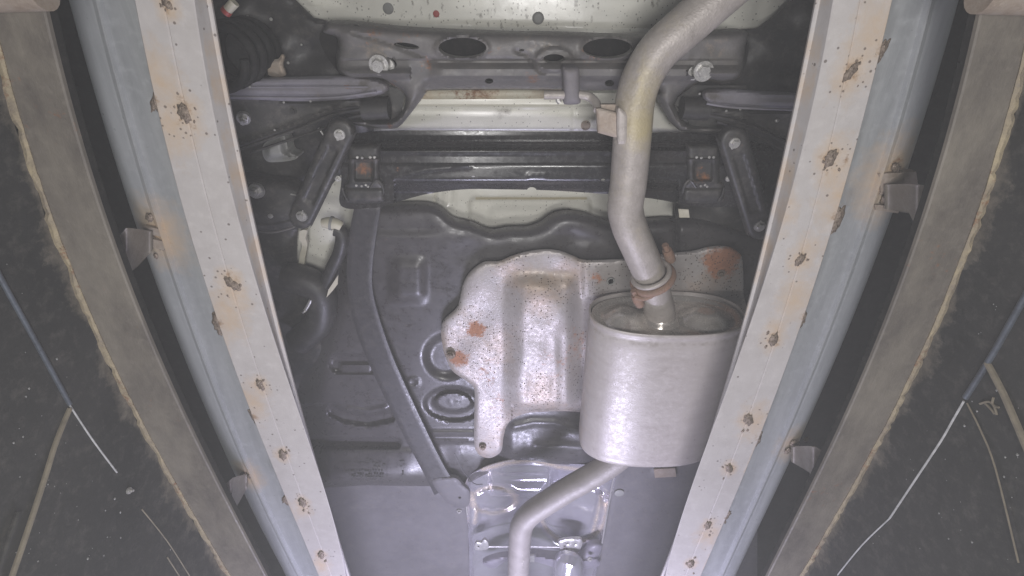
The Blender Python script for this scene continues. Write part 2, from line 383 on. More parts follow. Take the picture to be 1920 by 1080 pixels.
SIDEOBJ = {}
for side, q in SIDE.items():
    s = q['sgn']; sd = side
    Lw, G, Fo, I = Line(q['L'], ZW), Line(q['G'], ZW), Line(q['Fo'], ZW), Line(q['I'], ZI)
    Rg, B2, B1 = Line(q['R'], ZR), Line(q['B2'], ZB), Line(q['B1'], ZB)
    rail = empty('guide_rail', (s*.42, .5, ZR), f'white and galvanised steel rail with rusty welds on the {side} of the exhaust silencer' if side == 'right' else 'white and galvanised steel rail with rusty welds beside the fuel tank strap, on the left', 'rail', 'steel rails along the inspection pit')
    wp = [P1(u, v, ZW).tolist()+[k] for u, v, k in q['welds']]; ep = [P1(u, v, ZW).tolist()+[k] for u, v, k in q['edge']]; tp = [P1(u, v, ZW).tolist()+[k] for u, v, k in q['tan']]
    def wattr(V):
        edge = np.abs(np.abs(V[:, 0])-np.abs(Fo(V[:, 1])))
        n = np.sin(V[:, 1]*37)*np.sin(V[:, 1]*91+1)
        inner = (V[:, 2] > ZW+.004) & (np.abs(V[:, 0]) < np.abs(Fo(V[:, 1]))+.003)
        return {'rust': np.maximum(blobs(V, wp, .012, 1.3)*.55, blobs(V, ep, .009, 1.4)*.55), 'tan': np.maximum(np.maximum(blobs(V, tp, .034, 1.6)*.66, blobs(V, wp, .020, 1.4)*.8), np.where(inner, .45+.25*n, 0)+.55*np.clip(1.3-np.abs(V[:, 0]-Lw(V[:, 1]))/.005, 0, 1)*np.clip(np.sin(V[:, 1]*19+s)+np.sin(V[:, 1]*47)*.6, 0, 1)),
                'dark': blobs(V, ep, .005, 1.3)*.5, 'speck': .035+.25*blobs(V, wp, .024)}
    e = .0012
    prof = [(off(I, s*.001), ZI+.006), (off(I, 0), ZI+.001), (off(I, s*.0008), ZI), (off(I, s*.0035), ZI-.0015), (off(I, s*.0042), ZI+.0005), (off(I, s*.0050), ZI-.0025), (off(Fo, -s*e*0), ZW+e), (off(Fo, s*e), ZW),
            (off(G, -s*.0014), ZW), (off(G, 0), ZW+.0016), (off(G, s*.0014), ZW), (off(Lw, -s*e), ZW), (off(Lw, 0), ZW+e), (off(Lw, 0), ZW+.07)]
    wb = loft('box_beam', M['white'], rail, prof, attrs=wattr, label='white painted beam with a groove and rusty weld spots')
    for u, v, k in q['welds']:
        weld(u, v, ZW, 7.5*k, wb, 1.25); 
        for j in range(3): weld(u+random.uniform(-14, 14)*k, v+random.uniform(-16, 22)*k, ZW, random.uniform(1.8, 3.2), wb)
    for u, v, k in q['edge']:
        weld(u, v, ZW+.004, 8*k, wb, 1.7); weld(u-s*4, v+12*k, ZW+.006, 5*k, wb, 1.4)
    rp = [P1(u, v, ZR).tolist()+[k] for u, v, k in q['rail_w']]
    def gattr(V): return {'rust': blobs(V, rp, .015, 1.4)*.55, 'tan': blobs(V, rp, .042, 1.2)*.95, 'dark': 0*V[:, 0]}
    rr = .042
    prof = [(off(Lw, -s*.01), ZR+.05), (off(Lw, -s*.01), ZR-.002), (off(Rg, -s*.0045), ZR), (off(Rg, -s*.0022), ZR-.0050), (off(Rg, s*.0004), ZR-.0052), (off(Rg, s*.0022), ZR-.0012), (off(Rg, s*.009), ZR+.0016), (off(Rg, s*.0096), ZR+.0026), (off(Rg, s*.0106), ZR+.0024)]
    for a in range(0, 91, 9):
        t = math.radians(a); prof.append((off(Rg, s*(.014+rr*math.sin(t))), ZR+.003+rr*(1-math.cos(t))))
    prof.append((off(Rg, s*(.014+rr)), ZR+.12))
    gr = loft('galvanised_channel', M['galv'], rail, prof, attrs=gattr, label='grey galvanised channel with a raised lip')
    # brown steel beam with its rusty outer edge
    beam = empty('steel_beam', (s*.5, .5, ZB), f'dull brown flat steel beam with a ragged rusty outer edge, {side} side of the pit', 'steel beam', 'brown beams on the pit walls'); beam['kind'] = 'thing'
    prof = [(off(B2, 0), ZB+.006), (off(B2, 0), ZB+.0015), (off(B2, s*.0015), ZB), (off(B1, 0), ZB), (off(B1, s*.004), ZB+.004), (off(B1, s*.004), ZB+.006)]
    loft('flange', M['brown'], beam, prof, attrs=lambda V: {'tan': np.clip(.55-np.abs(np.abs(V[:, 0])-np.abs(B1(V[:, 1])))/.012, 0, 1)*.6, 'rust': .28*np.clip(np.sin(V[:, 1]*23+s)*np.sin(V[:, 1]*7.3), 0, 1)})
    prof = [(off(B2, s*.001), ZB+.017), (off(B2, s*.001), ZB+.0065), (off(B2, s*.02), ZB+.0065), (off(B2, s*.02), ZB+.017)]
    loft('web', M['void'], beam, prof, label='dark speckled steel web above the flange')
    n1_, n2_, n3_ = noise1(len(YS), 24, 3+s), noise1(len(YS), 40, 9+s), noise1(len(YS), 60, 5+s)
    def jit(W):
        W = W.copy(); k = W.shape[1]
        W[:, k//3:2*k//3+1, 0] += s*(n1_[:, None]*.0035+np.abs(n2_)[:, None]*.004); W[:, :, 2] += n3_[:, None]*.0008; return W
    prof = [(off(B1, -s*.0015), ZB-.0022), (off(B1, s*.001), ZB-.0035), (off(B1, s*.006), ZB-.002), (off(B1, s*.007), ZB+.004), (off(B1, s*.001), ZB+.004)]
    loft('rusty_edge', M['rustedge'], beam, prof, jitter=jit, attrs=lambda V: {'rust': .15+.25*np.sin(V[:, 1]*31+s)})
    # pit wall
    xm = abs(float(np.mean(B1(np.linspace(.1, .9, 9)))))
    wall = empty('pit_wall', (s*xm, .6, -1.0), f'dark dusty pit wall with {"a steel-blue strip and a small white nut" if s < 0 else "a steel-blue strip and a cobweb"}', 'wall', 'pit side walls'); wall['kind'] = 'thing'
    def wjit(W):
        W = W.copy(); z = np.clip((ZB-W[:, :, 2])/.04, 0, 1)
        W[:, :, 0] += s*.002*np.sin(W[:, :, 1]*60)*np.sin(W[:, :, 2]*70)*(1-z); return W
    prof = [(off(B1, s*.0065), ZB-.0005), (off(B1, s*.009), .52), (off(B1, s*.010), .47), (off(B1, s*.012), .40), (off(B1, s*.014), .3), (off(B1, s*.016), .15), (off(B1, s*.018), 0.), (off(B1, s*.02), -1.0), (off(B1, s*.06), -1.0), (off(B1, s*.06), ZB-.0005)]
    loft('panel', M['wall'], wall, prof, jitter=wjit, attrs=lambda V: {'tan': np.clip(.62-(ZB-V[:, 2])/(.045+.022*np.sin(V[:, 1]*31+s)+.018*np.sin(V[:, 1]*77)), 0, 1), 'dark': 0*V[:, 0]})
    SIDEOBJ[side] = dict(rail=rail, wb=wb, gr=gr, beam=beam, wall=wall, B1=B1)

def wallpt(side, u, v):      # where the ray meets the wall
    B = SIDEOBJ[side]['B1']; s = SIDE[side]['sgn']; x = s*.6
    for _ in range(14):
        p = PX(u, v, x); x = float(B(np.array([p[1]]))[0])+s*.012
    p = PX(u, v, x); p[0] -= s*.003; return p
W_ = lambda side, pts: [wallpt(side, *p) for p in pts]
wl, wr = SIDEOBJ['left']['wall'], SIDEOBJ['right']['wall']
tube('cover_strip', M['bluegrey'], wl, W_('left', [(-40, 455), (0, 530), (60, 638), (126, 758)]), .0028, n=10)
tube('thread', M['thread'], wl, W_('left', [(126, 760), (170, 826), (215, 886)]), .0011, n=6)
tube('thread', M['tanstrip'], wl, W_('left', [(262, 955), (310, 1015), (352, 1080)]), .0009, n=6)
tube('thread', M['tanstrip'], wl, W_('left', [(310, 1045), (334, 1082)]), .0009, n=6)
tube('dusty_strip', M['tanstrip'], wl, W_('left', [(126, 766), (100, 830), (78, 900), (45, 1000), (14, 1090)]), .0030, n=8)
tube('dusty_strip', M['wall'], wl, W_('left', [(30, 960), (5, 1030), (-10, 1080)]), .0030, n=8)
bo = inst(STUD, 'nut', wallpt('left', 238, 920), .0048, wl, (0, math.radians(-90), 0))
tube('cover_strip', M['bluegrey'], wr, W_('right', [(1960, 500), (1920, 570), (1862, 672), (1815, 746)]), .0034, n=10)
tube('thread', M['thread'], wr, W_('right', [(1812, 752), (1790, 790), (1768, 828), (1720, 900), (1672, 972)]), .0013, n=6)
tube('thread', M['thread'], wr, W_('right', [(1672, 972), (1620, 1022), (1574, 1078)]), .0010, n=6)
tube('thread', M['tanstrip'], wr, W_('right', [(1818, 756), (1845, 810), (1872, 880), (1915, 1055)]), .0010, n=6)
tube('dusty_strip', M['tanstrip'], wr, W_('right', [(1856, 680), (1885, 735), (1905, 780), (1935, 850)]), .0036, n=8)
for k, pts in enumerate([[(1842, 757), (1858, 753), (1868, 760), (1874, 778)], [(1868, 745), (1866, 758), (1878, 764)], [(1852, 756), (1864, 768), (1870, 776)]]):
    tube('cobweb', M['tanstrip'], wr, W_('right', pts), .0013, n=6)
def flecks(side, box, n, seed):
    r = np.random.default_rng(seed); V = []; Fc = []
    s = SIDE[side]['sgn']
    while n > 0:
        u, v = r.uniform(box[0], box[2]), r.uniform(box[1], box[3]); p = wallpt(side, u, v)
        if p[2] > .5: continue
        n -= 1; a = .0005+.0012*r.random()**3; b = len(V)
        for dx, dy, dz in ((0, -a, -a), (0, a, -a*.6), (0, a*.7, a), (0, -a, a*.8), (-s*a*.8, 0, 0)): V.append(p+np.array([dx, dy, dz]))
        Fc += [(b, b+1, b+4), (b+1, b+2, b+4), (b+2, b+3, b+4), (b+3, b, b+4)]
    o = mk('dust_fleck', V, Fc, M['plug'], SIDEOBJ[side]['wall'], smooth=False); o['kind'] = 'stuff'
flecks('left', (0, 420, 330, 1060), 46, 1); flecks('right', (1640, 520, 1920, 1070), 36, 2)

# small zinc brackets tying rail to beam
def tab(side, outline, slot, z):
    us = [q[0]*(-1 if side == 'right' else 1) for q in outline]; u0, u1 = min(us)+.3*(max(us)-min(us)), max(us)
    o = sheet('bracket', M['tanplate'] if side == 'x' else M['zinc2'], SIDEOBJ[side]['rail'], outline, lambda U, V, Dd: z+.055*sst(u0, u1, U*(-1 if side == 'right' else 1))-.001*np.exp(-Dd/2), step=3, thick=.002, holes=[slot], smooth=False)
    return o
M['zinc2'] = mat('dull_zinc_bracket', (.19, .17, .145), (.14, .12, .10), .5, metal=.3, nscale=50, bump=.2)
tab('left', [(212, 464), (222, 444), (236, 428), (285, 434), (285, 470), (256, 502), (240, 514), (230, 510), (222, 490)], [(228, 484), (233, 475), (236, 477), (232, 490)], .60)
tab('left', [(415, 922), (423, 908), (434, 898), (462, 890), (464, 914), (444, 950), (434, 954), (424, 942)], [(428, 940), (432, 924), (435, 925), (431, 941)], .60)
tab('right', [(1660, 346), (1722, 346), (1752, 352), (1748, 380), (1734, 420), (1728, 432), (1718, 424), (1706, 400), (1660, 392)], [(1728, 392), (1736, 388), (1738, 394), (1730, 400)], .60)
tab('right', [(1484, 838), (1530, 838), (1548, 850), (1544, 866), (1536, 900), (1526, 908), (1518, 886), (1484, 866)], [(1533, 876), (1537, 868), (1539, 874), (1535, 884)], .60)
for u, v, k in ((280, 408, 8), (1680, 315, 9), (1662, 372, 12), (1655, 360, 6), (1512, 824, 5), (1490, 832, 9), (1478, 845, 7), (286, 448, 7), (300, 462, 8), (292, 480, 5), (455, 890, 6), (468, 893, 5)):
    weld(u, v, ZR, k, SIDEOBJ['left' if u < 900 else 'right']['gr'], .8)
for side, quad in (('left', [[(268, 424), (302, 430), (304, 444), (270, 438)], [(276, 446), (310, 454), (308, 470), (280, 462)]]), ('right', [[(1648, 326), (1718, 322), (1722, 352), (1652, 360)], [(1640, 384), (1690, 388), (1684, 400), (1642, 394)]])):
    for pl in quad:
        sheet('weld_plate', M['tanplate'], SIDEOBJ[side]['gr'], pl, lambda U, V, Dd: .661+.0*U, step=4, thick=.012, smooth=False)

# light cross bars in the two top corners
for s, side in ((-1, 'left'), (1, 'right')):
    cb = empty('cross_bar', (s*.6, 0, .47), f'pale worn cross bar in the top {side} corner, above the brown beam', 'cross bar', 'pale cross bars')
    a = P1(960+s*880, -22 if s < 0 else -16, .533); b = np.array([s*.95, a[1]+.012, .533])
    tube('bar', M['tanplate'], cb, [a, (a+b)/2, b], .018, n=20)

# ================================================================== THE CAR
car = empty('car', (0, .6, 1.0), 'underside of a pale car with silver exhaust silencer, grey fuel tank and dark rear subframe', 'car')
B = M['body']
# --- backing: underbody far up, shade of the void put into its near-black colour
g = 30; xs = np.linspace(-1.3, 1.3, g); ys = np.linspace(-.7, 2.8, g)
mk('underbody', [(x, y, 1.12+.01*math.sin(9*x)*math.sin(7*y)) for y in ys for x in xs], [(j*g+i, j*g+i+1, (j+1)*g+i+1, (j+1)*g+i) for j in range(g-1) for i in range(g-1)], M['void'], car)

# --- beige floor panel with pressed shape
ZF = 1.0
def zfloor(U, V, Dd):
    z = ZF+.02*sst(60, 160, V)*0
    z = z-.045*sst(160, 176, V)*(1-sst(243, 268, V))*sst(690, 722, U)*(1-sst(1286, 1312, U))                 # raised cross panel
    z = z-.004*np.exp(-((V-200)/3.)**2)*sst(735, 760, U)
    z = z-.012*sst(266, 269, V)*(1-sst(270, 276, V))
    rb = rbox(U, V, 880, 371, 1108, 520, 12); z = z+.012*(1-sst(-6, 4, rb))
    rb = rbox(U, V, 915, 384, 1075, 520, 20); z = z+.006*(1-sst(-14, 4, rb))
    z = z-.003*np.exp(-(rbox(U, V, 834, 350, 852, 388, 6)/2.5)**2)
    z = z+.008*np.exp(-((U-815)/3.)**2)*sst(350, 360, V)
    z = z+.003*np.exp(-((V-47+ (U-900)*-.02)/4.)**2)*(V < 60)
    z = z+.0025*np.exp(-(d_line(U, V, [(1076, 200), (1076, 244)])/2.5)**2)+.003*np.exp(-(d_line(U, V, [(1117, 195), (1117, 236), (1125, 246)])/2.5)**2)
    z = z+.0015*np.exp(-(d_line(U, V, [(570, 10), (615, 12)])/2.)**2)
    return z
str_r = np.random.default_rng(5)
streaks = [(str_r.uniform(640, 1330), str_r.uniform(-20, 50), str_r.uniform(6, 26)) for _ in range(70)]+[(892+str_r.uniform(-3, 3), q, 9) for q in range(0, 55, 9)]+[(961+str_r.uniform(-3, 3), q, 8) for q in range(5, 55, 10)]+[(1043+str_r.uniform(-3, 3), q, 8) for q in range(0, 55, 9)]+[(1083+str_r.uniform(-3, 3), q, 8) for q in range(0, 55, 9)]
def afloor(U, V, Dd):
    dk = np.zeros(len(U)); 
    for u, v, l in streaks:
        dk = np.maximum(dk, .75*np.exp(-((U-u)/3.0)**2-((V-v)/(l*.5))**2))
    dk = np.maximum(dk, .6*np.exp(-((U-940)/30)**2-((V-212-(U-940)*-.2)/14)**2))
    tn = 1.2*np.exp(-((V-372)/3.)**2)*(U > 890)*(U < 1100)
    return {'dark': dk, 'tan': tn, 'speck': .10+.1*(V < 60), 'rust': .7*np.exp(-((U-818)**2+(V-26)**2)/60.)}
fl = sheet('floor_panel', B, car, [(380, -130), (1560, -130), (1560, 560), (400, 560)], zfloor, step=4.2, thick=.004, attrs=afloor, smooth=False, label='pale beige painted floor panel')
for u, v, r, mm in ((728, 16, 10, 'plug'), (1009, 34, 11, 'plug'), (818, 26, 6, 'red')):
    c = P1(u, v, ZF); k = r*mpp(u, v, ZF)
    tube('plug', M[mm], fl, [c+[0, 0, .003], c-[0, 0, .0015], c-[0, 0, .0025], c-[0, 0, .003]], [k, k, k*.9, k*.6], n=20, sub=1)
sheet('seam_strip', M['cream'], fl, [(806, 170), (1050, 169), (1056, 176), (1050, 184), (796, 186), (790, 180)], lambda U, V, Dd: .946+.004*np.exp(-Dd/2.5), step=4, thick=.006, attrs=lambda U, V, Dd: {'tan': .5+.2*np.sin(U*.05), 'rust': .25+.3*np.clip(np.sin(U*.03), 0, 1), 'dark': 0*U}, label='yellowed sealed seam')
c = P1(1098, 235, .955); k = mpp(1098, 235, .955)
tube('clip', M['tanplate'], fl, [c+[0, 0, .01], c-[0, 0, .002], c-[0, 0, .003], c+[0, 0, .001]], [9*k, 9*k, 6*k, 5*k], n=18, sub=1)

# --- dark side members / wheel arches
def zside(U, V, Dd): return .955+.01*np.sin(U*.04)*np.sin(V*.05)+.012*np.exp(-Dd/8)
sl = sheet('side_member', M['black'], car, [(360, -130), (548, -130), (553, 0), (587, 33), (640, 45), (700, 160), (700, 262), (600, 370), (562, 404), (556, 450), (556, 512), (590, 524), (625, 500), (660, 460), (700, 470), (700, 760), (520, 760), (360, 400)], zside, step=9, smooth=False, label='dark left body rail and wheel arch')
sr = sheet('side_member', M['black'], car, [(1600, -130), (1490, -130), (1487, 0), (1450, 32), (1423, 53), (1300, 62), (1270, 150), (1300, 268), (1265, 300), (1265, 900), (1400, 900), (1600, 500)], zside, step=9, smooth=False, label='dark right body rail and wheel arch')
# coil spring
cs = P1(448, 98, .86); pts = []
for k in range(150):
    a = k/150*2*math.pi*4.2; pts.append(cs+np.array([.040*math.cos(a), .040*math.sin(a), -.075+.03*a/(2*math.pi)]))
tube('coil_spring', M['void'], car, pts, .0065, n=10, sub=1)
a = P1(422, 24, .8); b = P1(440, 4, .8)
tp_ = tube('brake_stud', M['cream'], car, [a, a*.5+b*.5, b], [.0058, .0062, .0066], n=14)
tube('red_tip', M['red'], tp_, [a*1.0, a*.72+b*.28], .0069, n=14)
sheet('hose_bracket', M['tanplate'], car, [(496, 122), (509, 113), (522, 110), (528, 102), (533, 107), (530, 122), (535, 141), (515, 144), (500, 138)], lambda U, V, Dd: .875-.003*sst(0, 5, Dd), step=3)
# other spots in the left arch
for u, v, r in ((464, 31, 2.5), (508, 36, 3), (478, 62, 2.5), (612, 61, 2.5), (626, 60, 2.5), (650, 62, 2.5), (565, 84, 2), (540, 118, 2.5)):
    bolt(u, v, .93, r, sl)

# --- rear subframe
sub_out = [(612, 40), (660, 41), (765, 52), (900, 58), (1042, 61), (1193, 65), (1330, 59), (1398, 58), (1396, 95), (1393, 130), (1382, 148), (1356, 157), (1330, 151), (1312, 153),
           (1298, 162), (1276, 176), (1268, 190), (1266, 200), (1282, 226), (1294, 235), (1340, 239), (1372, 236), (1384, 246), (1340, 250), (1286, 247), (1266, 238), (1246, 208), (1230, 180), (1226, 168), (1100, 170), (1060, 168), (930, 167), (812, 168),
           (798, 175), (786, 192), (766, 218), (752, 234), (738, 241), (700, 240), (664, 234), (640, 228), (642, 222), (668, 225), (708, 227), (734, 225), (748, 215), (758, 200), (760, 182), (752, 170), (742, 163), (720, 152), (704, 149), (690, 150), (662, 151), (645, 144), (633, 130), (631, 110), (632, 72), (606, 60)]
def zsub(U, V, Dd):
    z = .842+.030*np.exp(-Dd/5.)
    z = z+.006*np.exp(-((V-116)/5.)**2)*sst(790, 815, U)*(1-sst(1215, 1235, U))-.007*sst(120, 130, V)*(1-sst(142, 150, V))*sst(800, 830, U)
    z = z+.010*sst(146, 156, V)*sst(790, 810, U)
    z = z+.004*np.exp(-(d_line(U, V, [(660, 62), (720, 78), (790, 105), (815, 112)])/4.)**2)
    z = z-.004*sst(52, 64, V)*(V < 110)
    for cx in (867, 1140):
        e = ell(U, V, cx, 90, 52, 25); z = z-.005*np.exp(-((e-.90)/.10)**2)
    e = ell(U, V, 1039, 112, 36, 24); z = z-.006*(1-sst(.85, 1.1, e))
    z = z-.005*(1-sst(.7, 1.0, ell(U, V, 712, 128, 62, 26)))*0
    z = z-.014*np.exp(-((V-138)/8.)**2)*((U < 770) | (U > 1290))*sst(0, 12, Dd)
    z = z+.005*np.exp(-(d_line(U, V, [(968, 96), (990, 104), (1000, 122), (1018, 138)])/4)**2)
    z = z+.003*np.sin(U*.055)*np.sin(V*.12)*.4
    return z
def asub(U, V, Dd):
    r = np.zeros(len(U))
    for cx, cy, rr, a in ((800, 118, 16, .62), (700, 60, 30, .4), (760, 72, 26, .38), (1000, 145, 18, .5), (735, 158, 8, .6), (690, 148, 10, .55), (1325, 148, 9, .6), (730, 236, 7, .7), (1110, 110, 25, .35), (930, 100, 30, .3)):
        r = np.maximum(r, a*np.exp(-((U-cx)**2+(V-cy)**2)/(rr*rr)))
    return {'rust': r, 'tan': .5*np.exp(-Dd/2.5)*((V > 140) & (V < 175))+.35*np.exp(-((V-90)/30)**2)*np.clip(np.sin(U*.02), 0, 1), 'dark': 0*U}
def ellp(cx, cy, rx, ry, n=26, rot=0): 
    t = np.linspace(0, 2*np.pi, n, endpoint=False); c, s_ = math.cos(math.radians(rot)), math.sin(math.radians(rot))
    return np.stack([cx+rx*np.cos(t)*c-ry*np.sin(t)*s_, cy+rx*np.cos(t)*s_+ry*np.sin(t)*c], 1)
sf = sheet('rear_subframe', M['sub'], car, sub_out, zsub, step=4.0, thick=.022, attrs=asub, rim=False,
           holes=[ellp(867, 90, 45, 19), ellp(1140, 91, 47, 19), ellp(1039, 110, 20, 8.5), ellp(762, 86, 24, 5.5, rot=8), ellp(722, 120, 22, 13, rot=3), ellp(1311, 134, 21, 12, rot=-3), ellp(917, 152, 8, 5, 14), ellp(1143, 156, 9, 6, 14), ellp(669, 48, 6, 2.2, 10), ellp(978, 94, 5, 2.4, 10)], corners=(0,), label='dark dusty pressed steel subframe')
sheet('shade_sheet', M['void'], sf, [(600, 62), (700, 58), (1042, 70), (1330, 66), (1400, 70), (1385, 142), (1300, 150), (1230, 160), (1000, 158), (780, 162), (700, 142), (640, 140)], lambda U, V, Dd: .925+0*U, step=20, thick=.004, label='near-black sheet put in for the shade inside the subframe')  # added sheet, coloured near-black as the shade behind the holes
for u, v in ((711, 121), (1318, 133)):
    bolt(u, v, .838, 20, sf); 
    k = mpp(u, v, .85); c = P1(u+(16 if u < 900 else -16), v+3, .846)
    tube('washer', M['zinc'], sf, [c+[0, 0, .004], c-[0, 0, .001], c-[0, 0, .002]], [14*k, 14*k, 12.5*k], n=20, sub=1)
# pocket behind the arm ends
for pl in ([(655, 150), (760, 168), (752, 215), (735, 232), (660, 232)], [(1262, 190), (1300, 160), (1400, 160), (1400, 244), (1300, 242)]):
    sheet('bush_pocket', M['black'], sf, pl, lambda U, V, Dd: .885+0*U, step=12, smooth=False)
for cu, s in ((690, 1), (1318, -1)):
    a = P1(cu-10*s, 205, .862); b = P1(cu+40*s, 203, .862); tube('bush', M['rubber'] if 0 else M['blackplastic'], sf, [a, (a+b)/2, b], .017, n=18)

# --- control arms
def arm(out_top, out_low, name_side):
    def za(U, V, Dd): return .846+.007*np.exp(-Dd/2.5)
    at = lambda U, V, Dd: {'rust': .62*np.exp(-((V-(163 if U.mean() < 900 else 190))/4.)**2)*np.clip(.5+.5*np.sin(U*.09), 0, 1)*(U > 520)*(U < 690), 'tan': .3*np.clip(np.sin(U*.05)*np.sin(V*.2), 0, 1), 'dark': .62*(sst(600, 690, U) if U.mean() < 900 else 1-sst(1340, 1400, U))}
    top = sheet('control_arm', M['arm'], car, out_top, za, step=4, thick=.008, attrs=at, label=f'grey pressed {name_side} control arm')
    def zl(U, V, Dd): return .862+.008*np.exp(-Dd/4)-.006*np.exp(-((Dd-9)/3.5)**2)
    low = sheet('lower_plate', M['plate'], top, out_low, zl, step=4.5, thick=.008)
    return top, low
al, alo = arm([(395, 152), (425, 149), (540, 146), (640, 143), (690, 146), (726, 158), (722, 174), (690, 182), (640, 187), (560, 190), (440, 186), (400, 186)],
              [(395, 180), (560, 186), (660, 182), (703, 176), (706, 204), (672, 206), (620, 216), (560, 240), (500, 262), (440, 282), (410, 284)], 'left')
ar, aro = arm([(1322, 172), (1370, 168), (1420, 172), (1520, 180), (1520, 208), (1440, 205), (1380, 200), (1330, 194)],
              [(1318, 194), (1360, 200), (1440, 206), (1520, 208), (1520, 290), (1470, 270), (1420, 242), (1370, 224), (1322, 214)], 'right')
def rib(parent, pts, r=.0026, m='black'): return tpx('flange_edge', M[m], parent, pts, r, n=8)
rib(alo, [(706, 203, .856), (660, 207, .855), (615, 219, .855), (560, 241, .855), (500, 262, .855), (440, 283, .855)])
rib(alo, [(700, 212, .859), (650, 222, .858), (600, 243, .858), (540, 263, .858), (470, 286, .858)], .0022)
rib(al, [(428, 181, .839), (520, 183, .839), (620, 183, .839), (680, 176, .84), (706, 172, .841)], .0018, 'arm')
rib(al, [(425, 164, .841), (520, 163, .841), (600, 163, .841), (690, 163, .844)], .0012, 'arm')
rib(aro, [(1320, 214, .856), (1360, 222, .855), (1410, 238, .855), (1460, 261, .855), (1500, 280, .855)])
rib(aro, [(1345, 228, .859), (1390, 243, .858), (1440, 266, .858), (1480, 286, .858)], .0022)
rib(ar, [(1325, 194, .841), (1370, 201, .839), (1430, 204, .839), (1510, 206, .839)], .0018, 'arm')
bolt(457, 222, .86, 13, alo, STUD, (.3, -.25, .2)); bolt(1457, 226, .86, 4, aro)
for u, v in ((550, 208), (564, 222)): bolt(u, v, .862, 7 if u == 550 else 3, alo, DBOLT)
for u, v in ((451, 163), (468, 163), (515, 244), (532, 192), (582, 190)): bolt(u, v, .839, 2.2, alo)
for u, v in ((1312, 176), (1310, 208), (1330, 212), (1362, 208), (1388, 205)): bolt(u, v, .854, 2.2, aro)
# pale cup below the left arm
cu = sheet('damper_cup', M['plug'], car, [(497, 268), (528, 254), (536, 262), (542, 285), (558, 293), (550, 300), (520, 304), (500, 302), (492, 286)], lambda U, V, Dd: .875-.018*sst(0, 16, Dd)+.006*(1-sst(.6, 1., ell(U, V, 548, 286, 10, 16))), step=3, thick=.03, label='pale grey cup under the left arm')
bolt(514, 278, .861, 2.5, cu, DBOLT)

# --- crossmember between the arms
xm_out = [(628, 262), (680, 250), (740, 246), (840, 246), (1000, 247), (1140, 248), (1290, 250), (1350, 258), (1440, 272), (1452, 300), (1440, 345), (1400, 384), (1340, 388), (1290, 384), (1220, 372), (1140, 364), (1050, 358), (1000, 356), (940, 355), (870, 355), (800, 364), (740, 380), (700, 390), (640, 386), (640, 330)]
def zx(U, V, Dd):
    z = .895-.023*sst(262, 266, V)-.004*np.exp(-((V-268)/1.6)**2)-.024*sst(274, 285, V)+.003*sst(285.5, 289, V)-.0035*sst(306, 310.5, V)+.030*sst(336, 362, V)*((U > 740) & (U < 1270))
    e = rbox(U, V, 990, 325, 1024, 333, 3); z = z-.0012*(1-sst(-2, 4, e))
    z = z-.0015*np.exp(-(d_line(U, V, [(740, 332), (800, 318), (880, 311)])/4)**2)+.003*np.exp(-(d_line(U, V, [(1215, 330), (1270, 345)])/3)**2)
    return z
def ax(U, V, Dd): return {'rust': np.maximum(.66*np.exp(-((U-682)**2/400+(V-318)**2/180)), .66*np.exp(-((U-1320)**2/420+(V-330)**2/160)))+.5*np.exp(-((U-742)**2/90+(V-315)**2/160)), 'tan': 0*U, 'dark': 0*U}
cm = sheet('crossmember', M['gloss'], car, xm_out, zx, step=3.6, thick=.006, attrs=ax, rim=False, holes=[ellp(997, 357, 9, 6, 14), ellp(887, 332, 4, 2.5, 10), ellp(1131, 338, 4.5, 3, 10)], label='glossy black crossmember')
for s, cx in ((1, 682), (-1, 1318)):
    mt = sheet('mount_bracket', M['black'], cm, [(cx-30, 276), (cx-24, 272), (cx+24, 272), (cx+30, 277), (cx+31, 335), (cx+38, 344), (cx+40, 366), (cx+30, 380), (cx-30, 380), (cx-38, 366), (cx-36, 346), (cx-30, 335)],
               lambda U, V, Dd: .836+.010*np.exp(-Dd/3)+.008*sst(298, 304, V)*(1-sst(334, 342, V))*(1-sst(14, 20, np.abs(U-cx)))-.004*np.exp(-((V-300)/2.5)**2)+.004*np.exp(-((V-352)/4.)**2), step=3, thick=.008,
               attrs=lambda U, V, Dd: {'rust': .62*np.exp(-((U-cx)**2/420+(V-(318 if s > 0 else 330))**2/300)), 'tan': .3*np.exp(-Dd/2.), 'dark': .3+0*U})
    for du, dv in ((-12, -23), (-3, -22), (12, -23), (20, -23)): bolt(cx+du, 318+dv, .83, 2.6, mt)  # tiny bright heads stand in for the lamp's reflection dots
    rib(mt, [(cx-40*s, 352, .828), (cx-36*s, 366, .828), (cx-28*s, 378, .83)], .0016); rib(mt, [(cx+12*s, 352, .826), (cx+24*s, 338, .826), (cx+34*s, 346, .826), (cx+38*s, 362, .828)], .002)
    for du, dv in ((-14, 30), (-4, 31), (4, 29), (8, 32)): bolt(cx+du, 318+dv, .828, 2.3, mt)
    bolt(cx-48*s, 335, .83, 6, cm, STUD)
